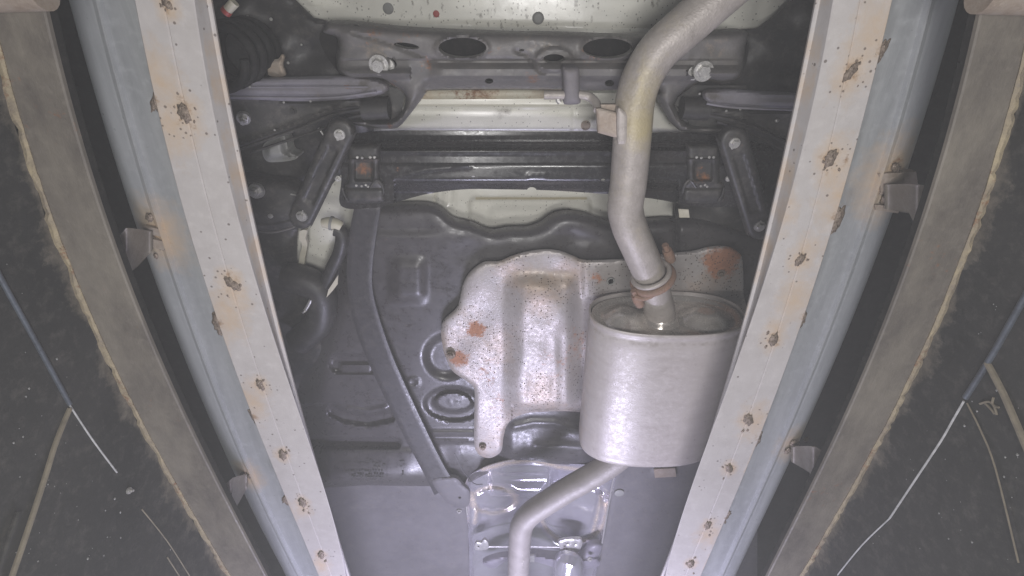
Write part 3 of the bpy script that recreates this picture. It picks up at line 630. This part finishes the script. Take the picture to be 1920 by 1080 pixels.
# --- diagonal links
def link(u0, v0, u1, v1, w0, w1, z0, z1):
    d = np.array([u1-u0, v1-v0], float); L = np.linalg.norm(d); d /= L; n = np.array([-d[1], d[0]]); o = []
    for a in np.linspace(-90, 90, 9): t = math.radians(a); o.append(np.array([u1, v1])+w1*(math.cos(t)*d+math.sin(t)*n))
    for a in np.linspace(90, 270, 9): t = math.radians(a); o.append(np.array([u0, v0])+w0*(math.cos(t)*d+math.sin(t)*n))
    def zl(U, V, Dd):
        t = np.clip(((U-u0)*d[0]+(V-v0)*d[1])/L, 0, 1); q = np.abs((U-u0)*n[0]+(V-v0)*n[1])
        return z0*(1-t)+z1*t+.008*np.exp(-Dd/3.)+.004*(1-sst(8, 13, q))*sst(.14, .2, t)*(1-sst(.8, .86, t))
    l = sheet('link_arm', M['black'], car, o, zl, step=3.2, thick=.012, label='flat black diagonal link with a bolt at each end')
    bolt(u0, v0+2, z0, 11, l); bolt(u1, v1, z1, 11, l); bolt(u0-4, v0+12, z0, 2.5, l); bolt(u1+2, v1-10, z1, 2.5, l)
    return l
link(637, 250, 566, 405, 27, 24, .80, .815); link(1377, 266, 1424, 424, 28, 25, .80, .815)
# knuckle bits at the far left, behind the link
kn = sheet('knuckle', M['black'], car, [(440, 338), (500, 340), (560, 352), (590, 400), (560, 428), (500, 436), (440, 430)], lambda U, V, Dd: .87+.015*np.exp(-Dd/6)-.01*np.exp(-(ell(U, V, 505, 400, 60, 26)**2)), step=5, thick=.03)
bolt(480, 358, .864, 15, kn, STUD); bolt(507, 405, .86, 5, kn)
rib(kn, [(478, 432, .858), (510, 436, .857), (545, 428, .857), (560, 420, .857)], .0018, 'sub'); rib(kn, [(545, 364, .86), (556, 366, .86)], .0016, 'zinc')
c0 = P1(610, 258, .87); c1 = P1(597, 240, .87); rb_ = tube('clip_pin', M['zinc'], sl, [c0, (c0+c1)/2, c1], .0016, n=8)

# --- fuel tank
tank_out = [(690, 388), (740, 382), (796, 381), (826, 390), (852, 410), (884, 418), (920, 432), (955, 428), (988, 427), (1012, 419), (1034, 404), (1062, 397), (1096, 401), (1128, 412), (1160, 416), (1250, 410), (1330, 414), (1400, 436), (1440, 470), (1440, 640), (1400, 760),
            (1340, 862), (1240, 872), (1150, 876), (1090, 872), (1040, 870), (1000, 864), (960, 866), (905, 892), (868, 910), (838, 912), (700, 910), (560, 905), (520, 800), (520, 690), (545, 650), (585, 590), (612, 530), (640, 470), (662, 420)]
def cap_(U, V, a, b): return d_line(U, V, [a, b])
def ztank(U, V, Dd):
    z = .930+.030*np.exp(-Dd/9.)
    # left flank falls away
    z = z+.030*(1-sst(0, 60, (U-(560+ (700-V)*.30*(V < 760)))+0))
    z = z+.012*sst(430, 442, 470-V+400)*0
    z = z+.006*(1-sst(428, 446, V))*(1-sst(790, 850, U))
    z = z+.003*(1-sst(.2, 1.0, ell(U, V, 905, 470, 75, 40)))
    z = z-.011*sst(722, 752, U)*(1-sst(780, 808, U))*sst(474, 505, V)*(1-sst(548, 576, V))
    z = z+.014*(1-sst(.55, 1.0, ell(U, V, 838, 668, 50, 48)))
    r = ell(U, V, 775, 717, 11, 9); z = z-.003*np.exp(-((r-.9)/.2)**2)
    q = ell(U, V, 850, 758, 58, 34, 3); z = z+.011*(1-sst(.8, 1.02, q)); q2 = ell(U, V, 850, 754, 40, 20, 3); z = z-.010*(1-sst(.78, .98, q2))
    z = z-.0008*np.exp(-((ell(U, V, 850, 753, 8, 6)-.9)/.25)**2)
    q = rbox(U, V, 616, 664, 712, 700, 18); z = z+.012*(1-sst(-7, 3, q)); q = rbox(U, V, 636, 680, 700, 698, 8); z = z-.007*(1-sst(-5, 2, q))
    d = d_line(U, V, [(625, 770), (650, 782), (690, 788), (730, 780)]); z = z+.012*(1-sst(6, 15, d)); 
    d = d_line(U, V, [(655, 768), (690, 774), (722, 766)]); z = z-.004*(1-sst(3, 9, d))
    d = cap_(U, V, (560, 829), (742, 832)); z = z+.012*(1-sst(4, 12, d))
    q = rbox(U, V, 816, 800, 884, 830, 8); z = z-.006*np.exp(-((V-812)/5.)**2)*(q < 6)-.004*np.exp(-((V-826)/4.)**2)*(q < 10)
    z = z-.006*(1-sst(.3, 1.0, ell(U, V, 875, 866, 60, 40)))+.005*np.exp(-(((U-905)/30)**2+((V-848)/28)**2))
    z = z-.003*sst(838, 848, V)*(1-sst(760, 800, U))-(.034+.034*np.clip((800-U)/180., 0, 1))*np.clip((V-835)/90., 0, 1)*(1-sst(800, 850, U))-.024*np.clip((V-775)/95., 0, 1)*sst(930, 965, U)*(1-sst(1090, 1125, U))
    z = z-.005*np.exp(-(d_line(U, V, [(965, 800), (1000, 792), (1040, 793), (1080, 804)])/7.)**2)
    z = z-.005*np.exp(-(d_line(U, V, [(1005, 838), (1060, 838), (1100, 842)])/9.)**2)
    z = z+.012*sst(1275, 1268, U) if False else z
    z = z+.010*np.exp(-((U-1268)/5.)**2)*(V < 500)
    z = z+.003*np.exp(-(d_line(U, V, [(1070, 440), (1110, 452), (1135, 480)])/12.)**2)-.003*(1-sst(.2, 1., ell(U, V, 1120, 470, 70, 26)))
    return z
tk = sheet('fuel_tank', M['tank'], car, tank_out, ztank, step=3.6, thick=.008, attrs=lambda U, V, Dd: {'tan': .0*U, 'rust': 0*U, 'dark': 0*U}, label='dark grey moulded plastic fuel tank')
# moulded lettering on the tank (illegible in the photo: broken raised strokes)
def strokes(name, parent, lines, z, m, h=.0014, seed=1):
    r = np.random.default_rng(seed); V = []; Fc = []
    for (u0, v0, u1, v1, hh, dens) in lines:
        n = int(np.hypot(u1-u0, v1-v0)/dens); d = np.array([u1-u0, v1-v0])/max(n, 1); nn = np.array([-d[1], d[0]])/np.linalg.norm(d)
        for i in range(n):
            if r.random() < .14: continue
            p0 = np.array([u0, v0])+d*i; L = r.uniform(.35, .8); oo = r.uniform(-.25, .25)*hh; hw = hh*r.uniform(.25, .5)
            quad = [p0+nn*(oo-hw), p0+d*L+nn*(oo-hw), p0+d*L+nn*(oo+hw), p0+nn*(oo+hw)]; b = len(V)
            zz = [float(z(np.array([q[0]]), np.array([q[1]]), np.array([40.]))[0]) for q in quad]
            for q, k in zip(quad, zz): V.append(P1(q[0], q[1], k+.001))
            for q, k in zip(quad, zz): V.append(P1(q[0], q[1], k-h))
            Fc += [(b+4, b+5, b+6, b+7), (b, b+1, b+5, b+4), (b+1, b+2, b+6, b+5), (b+2, b+3, b+7, b+6), (b+3, b, b+4, b+7)]
    o = mk(name, V, Fc, m, parent, smooth=False); o['kind'] = 'stuff'; return o
strokes('moulded_lettering', tk, [(640, 867, 690, 868, 2, 5), (686, 864, 724, 874, 8, 6), (694, 872, 716, 878, 5, 7), (648, 884, 720, 884, 5, 5), (660, 890, 722, 891, 2.4, 5), (660, 895, 722, 896, 2.4, 5), (664, 900, 722, 900, 2.2, 5), (752, 856, 754, 872, 10, 6), (753, 874, 758, 900, 5, 5), (855, 754, 874, 755, 4, 5)], ztank, M['black'])
# tank strap
def zstrap(U, V, Dd): return .905+.0016*(1-sst(0, 6, Dd))
cl = np.array([(690, 384), (680, 440), (674, 500), (676, 550), (690, 610), (716, 680), (748, 750), (782, 820), (812, 878), (834, 918)], float)
hw = np.array([24, 25, 24, 23, 24, 23, 22, 21, 20, 22.])
tg = np.gradient(cl, axis=0); tg /= np.linalg.norm(tg, axis=1)[:, None]; nn = np.stack([-tg[:, 1], tg[:, 0]], 1)
so = list(map(tuple, cl+nn*hw[:, None]))+list(map(tuple, (cl-nn*hw[:, None])[::-1]))
stp = sheet('tank_strap', M['strap'], car, so, zstrap, step=4, thick=.006, corners=(0, 9, 10, 19), label='dark steel strap under the fuel tank')
rib(stp, [(852, 850, .90), (868, 882, .90), (888, 906, .902), (905, 908, .905)], .0012, 'strap')
sheet('strap_foot', M['panel'], stp, [(812, 900), (852, 896), (868, 910), (880, 922), (880, 944), (868, 952), (846, 948), (824, 926)], lambda U, V, Dd: .90+.004*np.exp(-Dd/3), step=4, thick=.01)
bolt(862, 933, .90, 3, stp, DBOLT)
sheet('strap_slot_plate', M['zinc'], stp, [(677, 386), (690, 384), (692, 391), (678, 392)], lambda U, V, Dd: .903+0*U, step=3, thick=.003, smooth=False)

# --- left of tank: filler hose, connector, clips
hs = tpx('filler_hose', M['blackplastic'], car, [(628, 430, .90), (640, 436, .90), (641, 455, .90), (634, 480, .905), (622, 505, .91), (612, 535, .92), (604, 575, .93)], .0125, n=16)
cn = tpx('hose_connector', M['cream'], hs, [(604, 418, .90), (615, 418, .90), (628, 420, .90), (640, 426, .90)], [.008, .011, .0115, .0105], n=16)
tpx('connector_ring', M['plug'], cn, [(619, 418, .90), (624, 419, .90)], .0132, n=16, sub=1)
sheet('body_seam', M['cream'], fl, [(562, 434), (575, 432), (573, 446), (576, 460), (571, 490), (567, 520), (557, 518), (562, 480), (566, 460), (561, 448)], lambda U, V, Dd: .95+0*U, step=3, thick=.01, label='yellowed body seam edge')
sheet('torn_tag', M['cream'], sl, [(612, 558), (616, 543), (634, 516), (633, 533), (624, 545)], lambda U, V, Dd: .90+0*U, step=3, thick=.002, smooth=False)
ck = tpx('hose_clip', M['zinc'], sl, [(583, 562, .9), (578, 572, .9), (572, 582, .9)], .0038, n=10)
tpx('clip_eye', M['zinc'], ck, [(570, 582, .9), (572, 584, .9)], .0062, n=12, sub=1)
tpx('filler_cover', M['blackplastic'], car, [(540, 520, .93), (565, 525, .925), (600, 545, .925), (600, 600, .93), (560, 640, .935)], .03, n=18)

# --- heat shield
sh_out = [(1394, 640), (1394, 547), (1393, 500), (1388, 477), (1365, 463), (1333, 463), (1300, 471), (1265, 475), (1200, 483), (1155, 487), (1097, 488), (1074, 480), (1050, 471), (1023, 468), (990, 472), (961, 480), (936, 490), (907, 492), (881, 511), (868, 534), (860, 569), (852, 582), (832, 601), (827, 621), (829, 643), (834, 666), (848, 695), (874, 714), (889, 730),
          (889, 780), (889, 830), (895, 849), (910, 858), (925, 857), (940, 845), (944, 820), (952, 795), (972, 780), (1004, 773), (1060, 771), (1110, 773), (1250, 772)]
def zsh(U, V, Dd):
    z = .908+.006*np.exp(-Dd/3.)
    z = z-.018*sst(938, 985, U)*(1-sst(1060, 1092, U))*sst(505, 545, V)
    z = z
    z = z-.006*(1-sst(.4, 1., ell(U, V, 1020, 585, 60, 60)))
    z = z+.010*sst(752, 775, V)*(U > 960)
    z = z-.006*np.exp(-(d_line(U, V, [(1040, 640), (1040, 770)])/9)**2)*.4
    z = z+.0025*np.sin(U*.06+1)*np.sin(V*.05)
    z = z-.005*sst(1085, 1100, U)*(V < 560)
    return z
def ash(U, V, Dd):
    r = np.zeros(len(U))
    for cx, cy, rx, ry, a in ((893, 617, 19, 16, 1.1), (860, 672, 20, 16, .9), (1352, 492, 36, 30, 1.05), (1372, 478, 26, 24, 1.0), (1120, 520, 16, 12, .65), (1085, 640, 30, 40, .42), (1040, 680, 40, 40, .32), (915, 700, 30, 50, .35), (930, 760, 25, 50, .3)):
        r = np.maximum(r, a*np.exp(-.9*(((U-cx)/rx)**2+((V-cy)/ry)**2)**1.25))
    n = np.sin(U*.047+1)*np.sin(V*.041)+np.sin(U*.021+2)*np.sin(V*.03+1)
    sp = .25+.22*n+.3*(U > 1085)*(V < 560)+.28*np.exp(-(((U-900)/36)**2+((V-590)/26)**2))+.25*np.exp(-(((U-1080)/26)**2+((V-680)/70)**2))
    sp = np.where((U < 945) & (V > 730), .12, sp)
    return {'rust': r, 'speck': np.clip(sp, 0, 1), 'tan': .30+.2*n+.3*np.exp(-(((U-1010)/60)**2+((V-520)/30)**2)), 'dark': .5*np.exp(-(((V-768)/5)**2))*(U > 985)}
hsd = sheet('heat_shield', M['shield'], car, sh_out, zsh, step=3.6, thick=.0025, attrs=ash, label='silver heat shield speckled with rust')
bolt(845, 665, .905, 9, hsd, RBOLT); bolt(1352, 512, .903, 8, hsd, RBOLT); bolt(905, 838, .905, 7, hsd, RBOLT)
c = P1(1145, 527, .902); k = mpp(1145, 527, .902)
tube('ring_washer', M['plug'], hsd, [c+[0, 0, .004], c-[0, 0, .002], c-[0, 0, .002], c+[0, 0, .002]], [8*k, 8*k, 5*k, 5*k], n=18, sub=1)
sheet('square_sticker', M['cream'], cm, [(1272, 392), (1291, 393), (1293, 408), (1274, 408)], lambda U, V, Dd: .868+0*U, step=4, thick=.003, smooth=False, label='small white square tab')

# --- muffler
MX, MZ, MA, MBz, MY0, MY1 = .285, .822, .142, .075, .535, .868
def sup(t, a, b, e=2.45):
    c, s = math.cos(t), math.sin(t)
    return a*math.copysign(abs(c)**(2/e), c), b*math.copysign(abs(s)**(2/e), s)
NT = 96
mw = empty  # keep name free
st_ = [(0, .972), (.0, 1.0), (.002, 1.012), (.007, 1.012), (.010, 1.0), (.013, .992), (.018, .992), (.021, 1.0)]+[(x, 1.0) for x in np.linspace(.04, .30, 22)]+[(.312, .992), (.316, .985), (.320, .990), (.325, .985), (.330, .965), (.335, .88), (.338, .6), (.338, .1)]
V = []
for dy, s_ in st_:
    k = .012 if s_ > .98 else 0
    for i in range(NT):
        x, z = sup(2*math.pi*i/NT, MA+(s_-1)*.08, MBz+(s_-1)*.08)
        if s_ < .95: x, z = sup(2*math.pi*i/NT, MA*s_, MBz*s_)
        V.append((MX+x, MY0+dy, MZ+z))
Fc = [(i*NT+k, i*NT+(k+1) % NT, (i+1)*NT+(k+1) % NT, (i+1)*NT+k) for i in range(len(st_)-1) for k in range(NT)]
def am(V):
    return {'dark': .42*np.exp(-((V[:, 1]-MY0-.02)/.012)**2)+.30*(np.sin(V[:, 0]*60)*np.sin(V[:, 1]*50) > .8), 'tan': .36*np.exp(-((V[:, 0]-MX+MA)/.02)**2)+.25*np.exp(-((V[:, 0]-MX-MA)/.03)**2), 'rust': 0*V[:, 0]}
mf = mk('muffler', V, Fc, M['muff'], car, am(np.array(V)), ang=50, label='oval silver exhaust silencer')
# rear end cap with two pressed dishes
V = []; NR = 26
for j in range(NR+1):
    r = j/NR
    for i in range(NT):
        x, z = sup(2*math.pi*i/NT, MA*.965*r, MBz*.955*r)
        y = .014-.006*sst(.86, .99, r) 
        xi = x-(-.008)
        for cx, rx in ((-.075, .050), (.070, .058)):
            e = math.hypot((x-cx)/rx, (z+.002)/.046); y -= .017*float(1-sst(.25, 1.0, e))
        e = math.hypot((x+.012)/.040, (z)/.040); y -= .008*float(1-sst(.6, 1.05, e))
        V.append((MX+x, MY0+y, MZ+z))
Fc = [(j*NT+k, j*NT+(k+1) % NT, (j+1)*NT+(k+1) % NT, (j+1)*NT+k) for j in range(NR) for k in range(NT)]
Va = np.array(V)
mk('end_cap', V, Fc, M['cap'], mf, {'dark': .42*np.exp(-(((Va[:, 0]-MX+.012)/.05)**2+((Va[:, 2]-MZ)/.05)**2)), 'tan': np.full(len(V), .1)}, label='domed rear end plate, brown stained')
# inlet stub, rear pipe, clamp
pend = np.array([MX-.012, MY0+.005, MZ-.004])
def apipe(V):
    yl = np.zeros(len(V)); q = P1(1196, 235, .75)
    d = np.linalg.norm(V-q, axis=1); yl = .85*np.exp(-(d/.035)**2)
    q2 = P1(1200, 180, .76); yl = np.maximum(yl, .6*np.exp(-(np.linalg.norm(V-q2, axis=1)/.05)**2)*(V[:, 0] > P1(1190, 180, .76)[0]))
    return {'tan': yl+.2+.15*np.sin(V[:, 1]*40)*np.sin(V[:, 0]*70), 'dark': .25*np.exp(-(np.linalg.norm(V-P1(1200, 150, .75), axis=1)/.06)**2)+.38*np.exp(-(np.linalg.norm(V-P1(1216, 510, .79), axis=1)/.03)**2)+.3*np.exp(-(np.linalg.norm(V-P1(1160, 235, .76), axis=1)/.04)**2), 'rust': .34*np.exp(-(np.linalg.norm(V-P1(1222, 525, .79), axis=1)/.025)**2)}
pp = [(1500, -132), (1420, -68), (1362, -18), (1312, 26), (1266, 66), (1238, 92), (1216, 122), (1200, 155), (1190, 195), (1186, 250), (1182, 300), (1178, 345), (1173, 380), (1173, 398), (1181, 428), (1197, 465), (1213, 502), (1224, 528)]
path = [P1(u, v, .775+.02*sst(430, 530, np.array(v))) for u, v in pp]
rp = tube('rear_pipe', M['pipe'], car, path, .0275, n=36, attrs=apipe, sub=5, label='bent silver tail pipe')
stub0 = path[-1]
tube('inlet_stub', M['pipe'], mf, [stub0, stub0*.6+pend*.4, stub0*.2+pend*.8, pend+np.array([0, .012, 0])], [.0265, .0265, .0275, .0285], n=32)
tube('stub_collar', M['cap'], mf, [pend-[0, .004, .0], pend+[0, .002, 0], pend+[0, .008, 0]], [.030, .033, .036], n=32)
# ring clamp between stub and tail pipe
ax_ = path[-1]-path[-3]; ax_ /= np.linalg.norm(ax_); cc = P1(1222, 518, .788)
def ring(name, m, parent, c, ax, r, minor, n=40):
    a = np.cross(ax, [0, 0, 1.]); a /= np.linalg.norm(a); b = np.cross(ax, a); pts = [c+r*(math.cos(t)*a+math.sin(t)*b) for t in np.linspace(0, 2*np.pi, n)]
    return tube(name, m, parent, pts, minor, n=10, sub=1, caps=False)
cl_ = ring('pipe_clamp', M['steelrust'], rp, cc+ax_*.006, ax_, .0335, .0065); cl_['label'] = 'rusty ring clamp'
ring('clamp_lip', M['pipe'], rp, cc-ax_*.005, ax_, .031, .0045)
for (u, v, z) in ((1196, 562, .775), (1254, 478, .80)):
    a = P1(u, v, z); lug = tube('clamp_lug', M['steelrust'], rp, [a-ax_*.012, a, a+ax_*.014], [.008, .0095, .008], n=10)
    tube('lug_bolt', M['steelrust'], lug, [a-ax_*.024, a-ax_*.010], .0055, n=6, sub=1)
tube('clamp_band', M['steelrust'], cl_, [P1(1190, 556, .768), P1(1206, 560, .764), P1(1226, 552, .763), P1(1246, 540, .765)], .0045, n=8)
# hanger bracket welded to the tail pipe
hb = sheet('hanger_bracket', M['tanplate'], rp, [(1118, 204), (1126, 203), (1162, 213), (1162, 259), (1150, 257), (1121, 249)], lambda U, V, Dd: .765-.006*sst(1118, 1162, U)+.002*np.exp(-Dd/2), step=3, thick=.010, smooth=False)
sheet('saddle', M['pipe'], hb, [(1158, 206), (1170, 208), (1184, 218), (1190, 228), (1190, 254), (1180, 268), (1164, 270), (1158, 262)], lambda U, V, Dd: .750+.003*np.exp(-Dd/3)+.010*sst(1172, 1192, U), step=3, thick=.02)
sheet('bracket_flange', M['tanplate'], hb, [(1126, 196), (1160, 196), (1160, 209), (1128, 204)], lambda U, V, Dd: .772+0*U, step=4, thick=.008, smooth=False)
rod = tpx('hanger_rod', M['pipe'], rp, [(1020, 178, .80), (1060, 178, .80), (1090, 178, .80), (1106, 182, .80), (1117, 192, .79), (1121, 206, .778)], .0062, n=14)
rubber = sheet('rubber_hanger', M['rubber'], car, [(1056, 130), (1062, 127), (1080, 127), (1086, 132), (1087, 165), (1089, 188), (1084, 195), (1062, 196), (1056, 190), (1057, 160)], lambda U, V, Dd: .790+.008*np.exp(-Dd/4.), step=3, thick=.03, label='grey rubber exhaust hanger')
rib(rubber, [(1050, 172, .80), (1046, 186, .80), (1050, 192, .80)], .004, 'zinc')
# front pipe
fpp = [(1190, 832, .80), (1150, 866, .80), (1110, 892, .80), (1066, 917, .80), (1020, 946, .80), (996, 962, .80), (980, 982, .80), (975, 1010, .80), (973, 1050, .80), (971, 1090, .80), (969, 1150, .80), (966, 1240, .80)]
M['pipe2'] = mat('dimmed_front_pipe', (.31, .285, .27), (.24, .22, .205), .5, metal=.1, nscale=32, bump=.35, bscale=320, tan=(.4, .34, .22))  # pipe metal in a darker colour, to offset the strong lamp light
fp = tpx('front_pipe', M['pipe2'], car, fpp, .0270, n=32, sub=5, label='bent silver pipe ahead of the silencer')
strokes('stamped_lettering', fp, [(977, 1000, 978, 1024, 6, 5), (978, 1030, 978, 1070, 6, 5)], lambda U, V, Dd: .7745+0*U, M['cap'], h=.0008, seed=4)

# --- tunnel heat shield (bright foil)
tn_out = [(872, 908), (905, 878), (960, 862), (1000, 858), (1050, 868), (1100, 872), (1152, 885), (1142, 950), (1130, 1020), (1117, 1080), (1085, 1260), (880, 1260), (880, 1080), (878, 1000)]
def ztn(U, V, Dd):
    t = np.clip((U-874)/(1150-874-(V-880)*.17), 0, 1)
    z = .955+.05*np.sin(np.pi*t)**.8
    z = z-.012*np.exp(-(d_line(U, V, [(905, 880), (950, 868), (1000, 864), (1050, 876), (1090, 880)])/6.)**2)
    q = rbox(U, V, 918, 878, 1034, 928, 10); z = z-.014*(1-sst(-5, 4, q))
    q = ell(U, V, 1075, 955, 62, 62); z = z-.012*(1-sst(.8, 1.0, q))+.006*np.exp(-((q-1.)/.08)**2)
    q = ell(U, V, 925, 935, 40, 22); z = z+.008*np.exp(-((q-1.)/.2)**2)
    z = z-.008*np.exp(-(d_line(U, V, [(884, 925), (894, 955), (890, 980), (885, 990)])/5.)**2)-.008*np.exp(-(d_line(U, V, [(1128, 930), (1120, 965), (1110, 1000)])/5.)**2)
    z = z+.004*np.sin(V*.12)*sst(990, 1010, V)
    z = z-.02*np.exp(-Dd/4.)-.045*(1-sst(868, 900, V))-.034*np.clip((V-878)/50., 0, 1)*(1-sst(-6, 3, rbox(U, V, 918, 878, 1034, 928, 10)))
    return z
def atn(U, V, Dd):
    q = ell(U, V, 1075, 955, 62, 62); q2 = ell(U, V, 925, 938, 42, 24)
    t = .95*np.exp(-(d_line(U, V, [(905, 880), (950, 868), (1000, 862), (1050, 876), (1100, 882)])/6.)**2)
    t = np.maximum(t, .8*np.exp(-((q-1.)/.10)**2)*(V > 940)); t = np.maximum(t, .75*np.exp(-((q2-1.)/.22)**2)); t = np.maximum(t, .8*np.exp(-(d_line(U, V, [(884, 925), (894, 955), (890, 980)])/6.)**2)); t = np.maximum(t, .8*np.exp(-(d_line(U, V, [(1128, 930), (1120, 965), (1112, 1000)])/6.)**2))
    return {'tan': t, 'rust': 0*U, 'dark': 0*U}
tf = sheet('tunnel_shield', M['foil'], car, tn_out, ztn, step=4, thick=.003, attrs=atn, label='bright foil heat shield in the tunnel')
rdd = tpx('cable_rod', M['zinc'], tf, [(900, 1025, .925), (950, 1025, .925), (1000, 1025, .925), (1055, 1026, .925)], .0022, n=8)
sheet('rod_clip', M['zinc'], rdd, [(892, 1018), (902, 1018), (908, 1012), (915, 1018), (914, 1030), (892, 1031)], lambda U, V, Dd: .918+.002*np.exp(-Dd/2), step=3, thick=.008, holes=[ellp(897, 1025, 1.8, 1.8, 8)])
sheet('rod_plate', M['zinc'], rdd, [(1050, 1014), (1090, 1012), (1084, 1034), (1056, 1034), (1049, 1026)], lambda U, V, Dd: .918+.003*np.exp(-Dd/2), step=3, thick=.008, holes=[ellp(1064, 1019, 2.2, 1.6, 8), ellp(1059, 1024, 2, 1.6, 8), ellp(1060, 1029, 2, 1.6, 8), ellp(1079, 1020, 2, 1.2, 8)])
def zbr(U, V, Dd): return .915+.012*np.exp(-Dd/6.)-.010*np.exp(-(d_line(U, V, [(1010, 1045), (1070, 1060), (1120, 1050)])/5.)**2)
sheet('tunnel_brace', M['gloss2'] if 'gloss2' in M else M['arm'], car, [(905, 1055), (930, 1044), (960, 1040), (1000, 1036), (1040, 1040), (1085, 1042), (1108, 1020), (1128, 1022), (1122, 1046), (1124, 1060), (1100, 1066), (1060, 1070), (1020, 1058), (985, 1050), (950, 1052), (925, 1066)], zbr, step=3.6, thick=.012, label='shiny grey brace across the tunnel')
sheet('brace_tab', M['zinc'], tf, [(993, 1042), (1002, 1042), (1002, 1054), (993, 1054)], lambda U, V, Dd: .905+0*U, step=3, thick=.006, smooth=False); bolt(1106, 1048, .90, 5, tf)
tpx('catalyst', M['foil'], car, [(1067, 1046, .915), (1067, 1052, .905), (1066, 1060, .90), (1064, 1100, .90), (1060, 1180, .90), (1055, 1260, .90)], [.030, .041, .0425, .0425, .0425, .0425], n=32, label='bright round catalyst body')
tpx('edge_trim', M['zinc'], tf, [(871, 910, .925), (873, 935, .925), (876, 964, .925)], .0022, n=8); tpx('edge_trim', M['zinc'], tf, [(1152, 890, .925), (1145, 925, .925), (1138, 965, .925), (1129, 1018, .925)], .0022, n=8)

# --- floor covers either side of the tunnel
def zpl(U, V, Dd): return .940+.004*np.exp(-Dd/4)-.004*np.exp(-(d_line(U, V, [(640, 952), (780, 954)])/4)**2)-.004*np.exp(-(d_line(U, V, [(800, 920), (840, 936), (856, 945)])/3.)**2)
pl = sheet('floor_cover', M['panel'], car, [(560, 890), (700, 897), (838, 904), (868, 910), (874, 940), (878, 1000), (880, 1080), (880, 1260), (600, 1260), (560, 1080)], zpl, step=8, thick=.006, attrs=lambda U, V, Dd: {'speck': .03+0*U, 'dark': .25*np.exp(-((V-925)/14.)**2)*(U < 840)}, smooth=False, label='flat grey left floor cover')
def zpr(U, V, Dd): return .940+.004*np.exp(-Dd/4)-.006*(1-sst(-4, 3, rbox(U, V, 1226, 878, 1268, 896, 4)))-.002*np.exp(-((V-952)/2)**2)*(U > 1230)
pr = sheet('floor_cover', M['panel'], car, [(1152, 885), (1160, 860), (1240, 850), (1420, 820), (1420, 1080), (1300, 1260), (1086, 1260), (1117, 1080), (1130, 1020), (1142, 950)], zpr, step=6, thick=.006, attrs=lambda U, V, Dd: {'speck': .03+0*U}, smooth=False, label='flat grey right floor cover')
bolt(861, 958, .938, 5, pl); c = P1(1161, 924, .938); k = mpp(1161, 924, .938)
tube('plug', M['plug'], pr, [c+[0, 0, .004], c-[0, 0, .0015], c-[0, 0, .0025]], [9*k, 9*k, 6*k], n=16, sub=1)
sheet('pink_tab', M['tanplate'], pr, [(1226, 880), (1266, 878), (1268, 894), (1228, 896)], lambda U, V, Dd: .930+0*U, step=5, thick=.004, smooth=False)

# ------------------------------------------------------------------ haze volume added to stand in for a lens veil
hz = bpy.data.meshes.new('haze'); bm = bmesh.new(); bmesh.ops.create_cube(bm, size=1, matrix=Matrix.Translation((0, .85, -.35)) @ Matrix.Diagonal((4.6, 6.4, 3.3, 1))); bm.to_mesh(hz); bm.free()
ho = bpy.data.objects.new('haze', hz); C.objects.link(ho); ho['kind'] = 'stuff'
hm = bpy.data.materials.new('haze_veil'); hm.use_nodes = True; hn = hm.node_tree; hn.nodes.clear()
oo = hn.nodes.new('ShaderNodeOutputMaterial'); pv = hn.nodes.new('ShaderNodeVolumePrincipled'); pv.inputs['Color'].default_value = (.93, .93, .95, 1); pv.inputs['Density'].default_value = .115
hn.links.new(pv.outputs[0], oo.inputs['Volume']); hz.materials.append(hm)
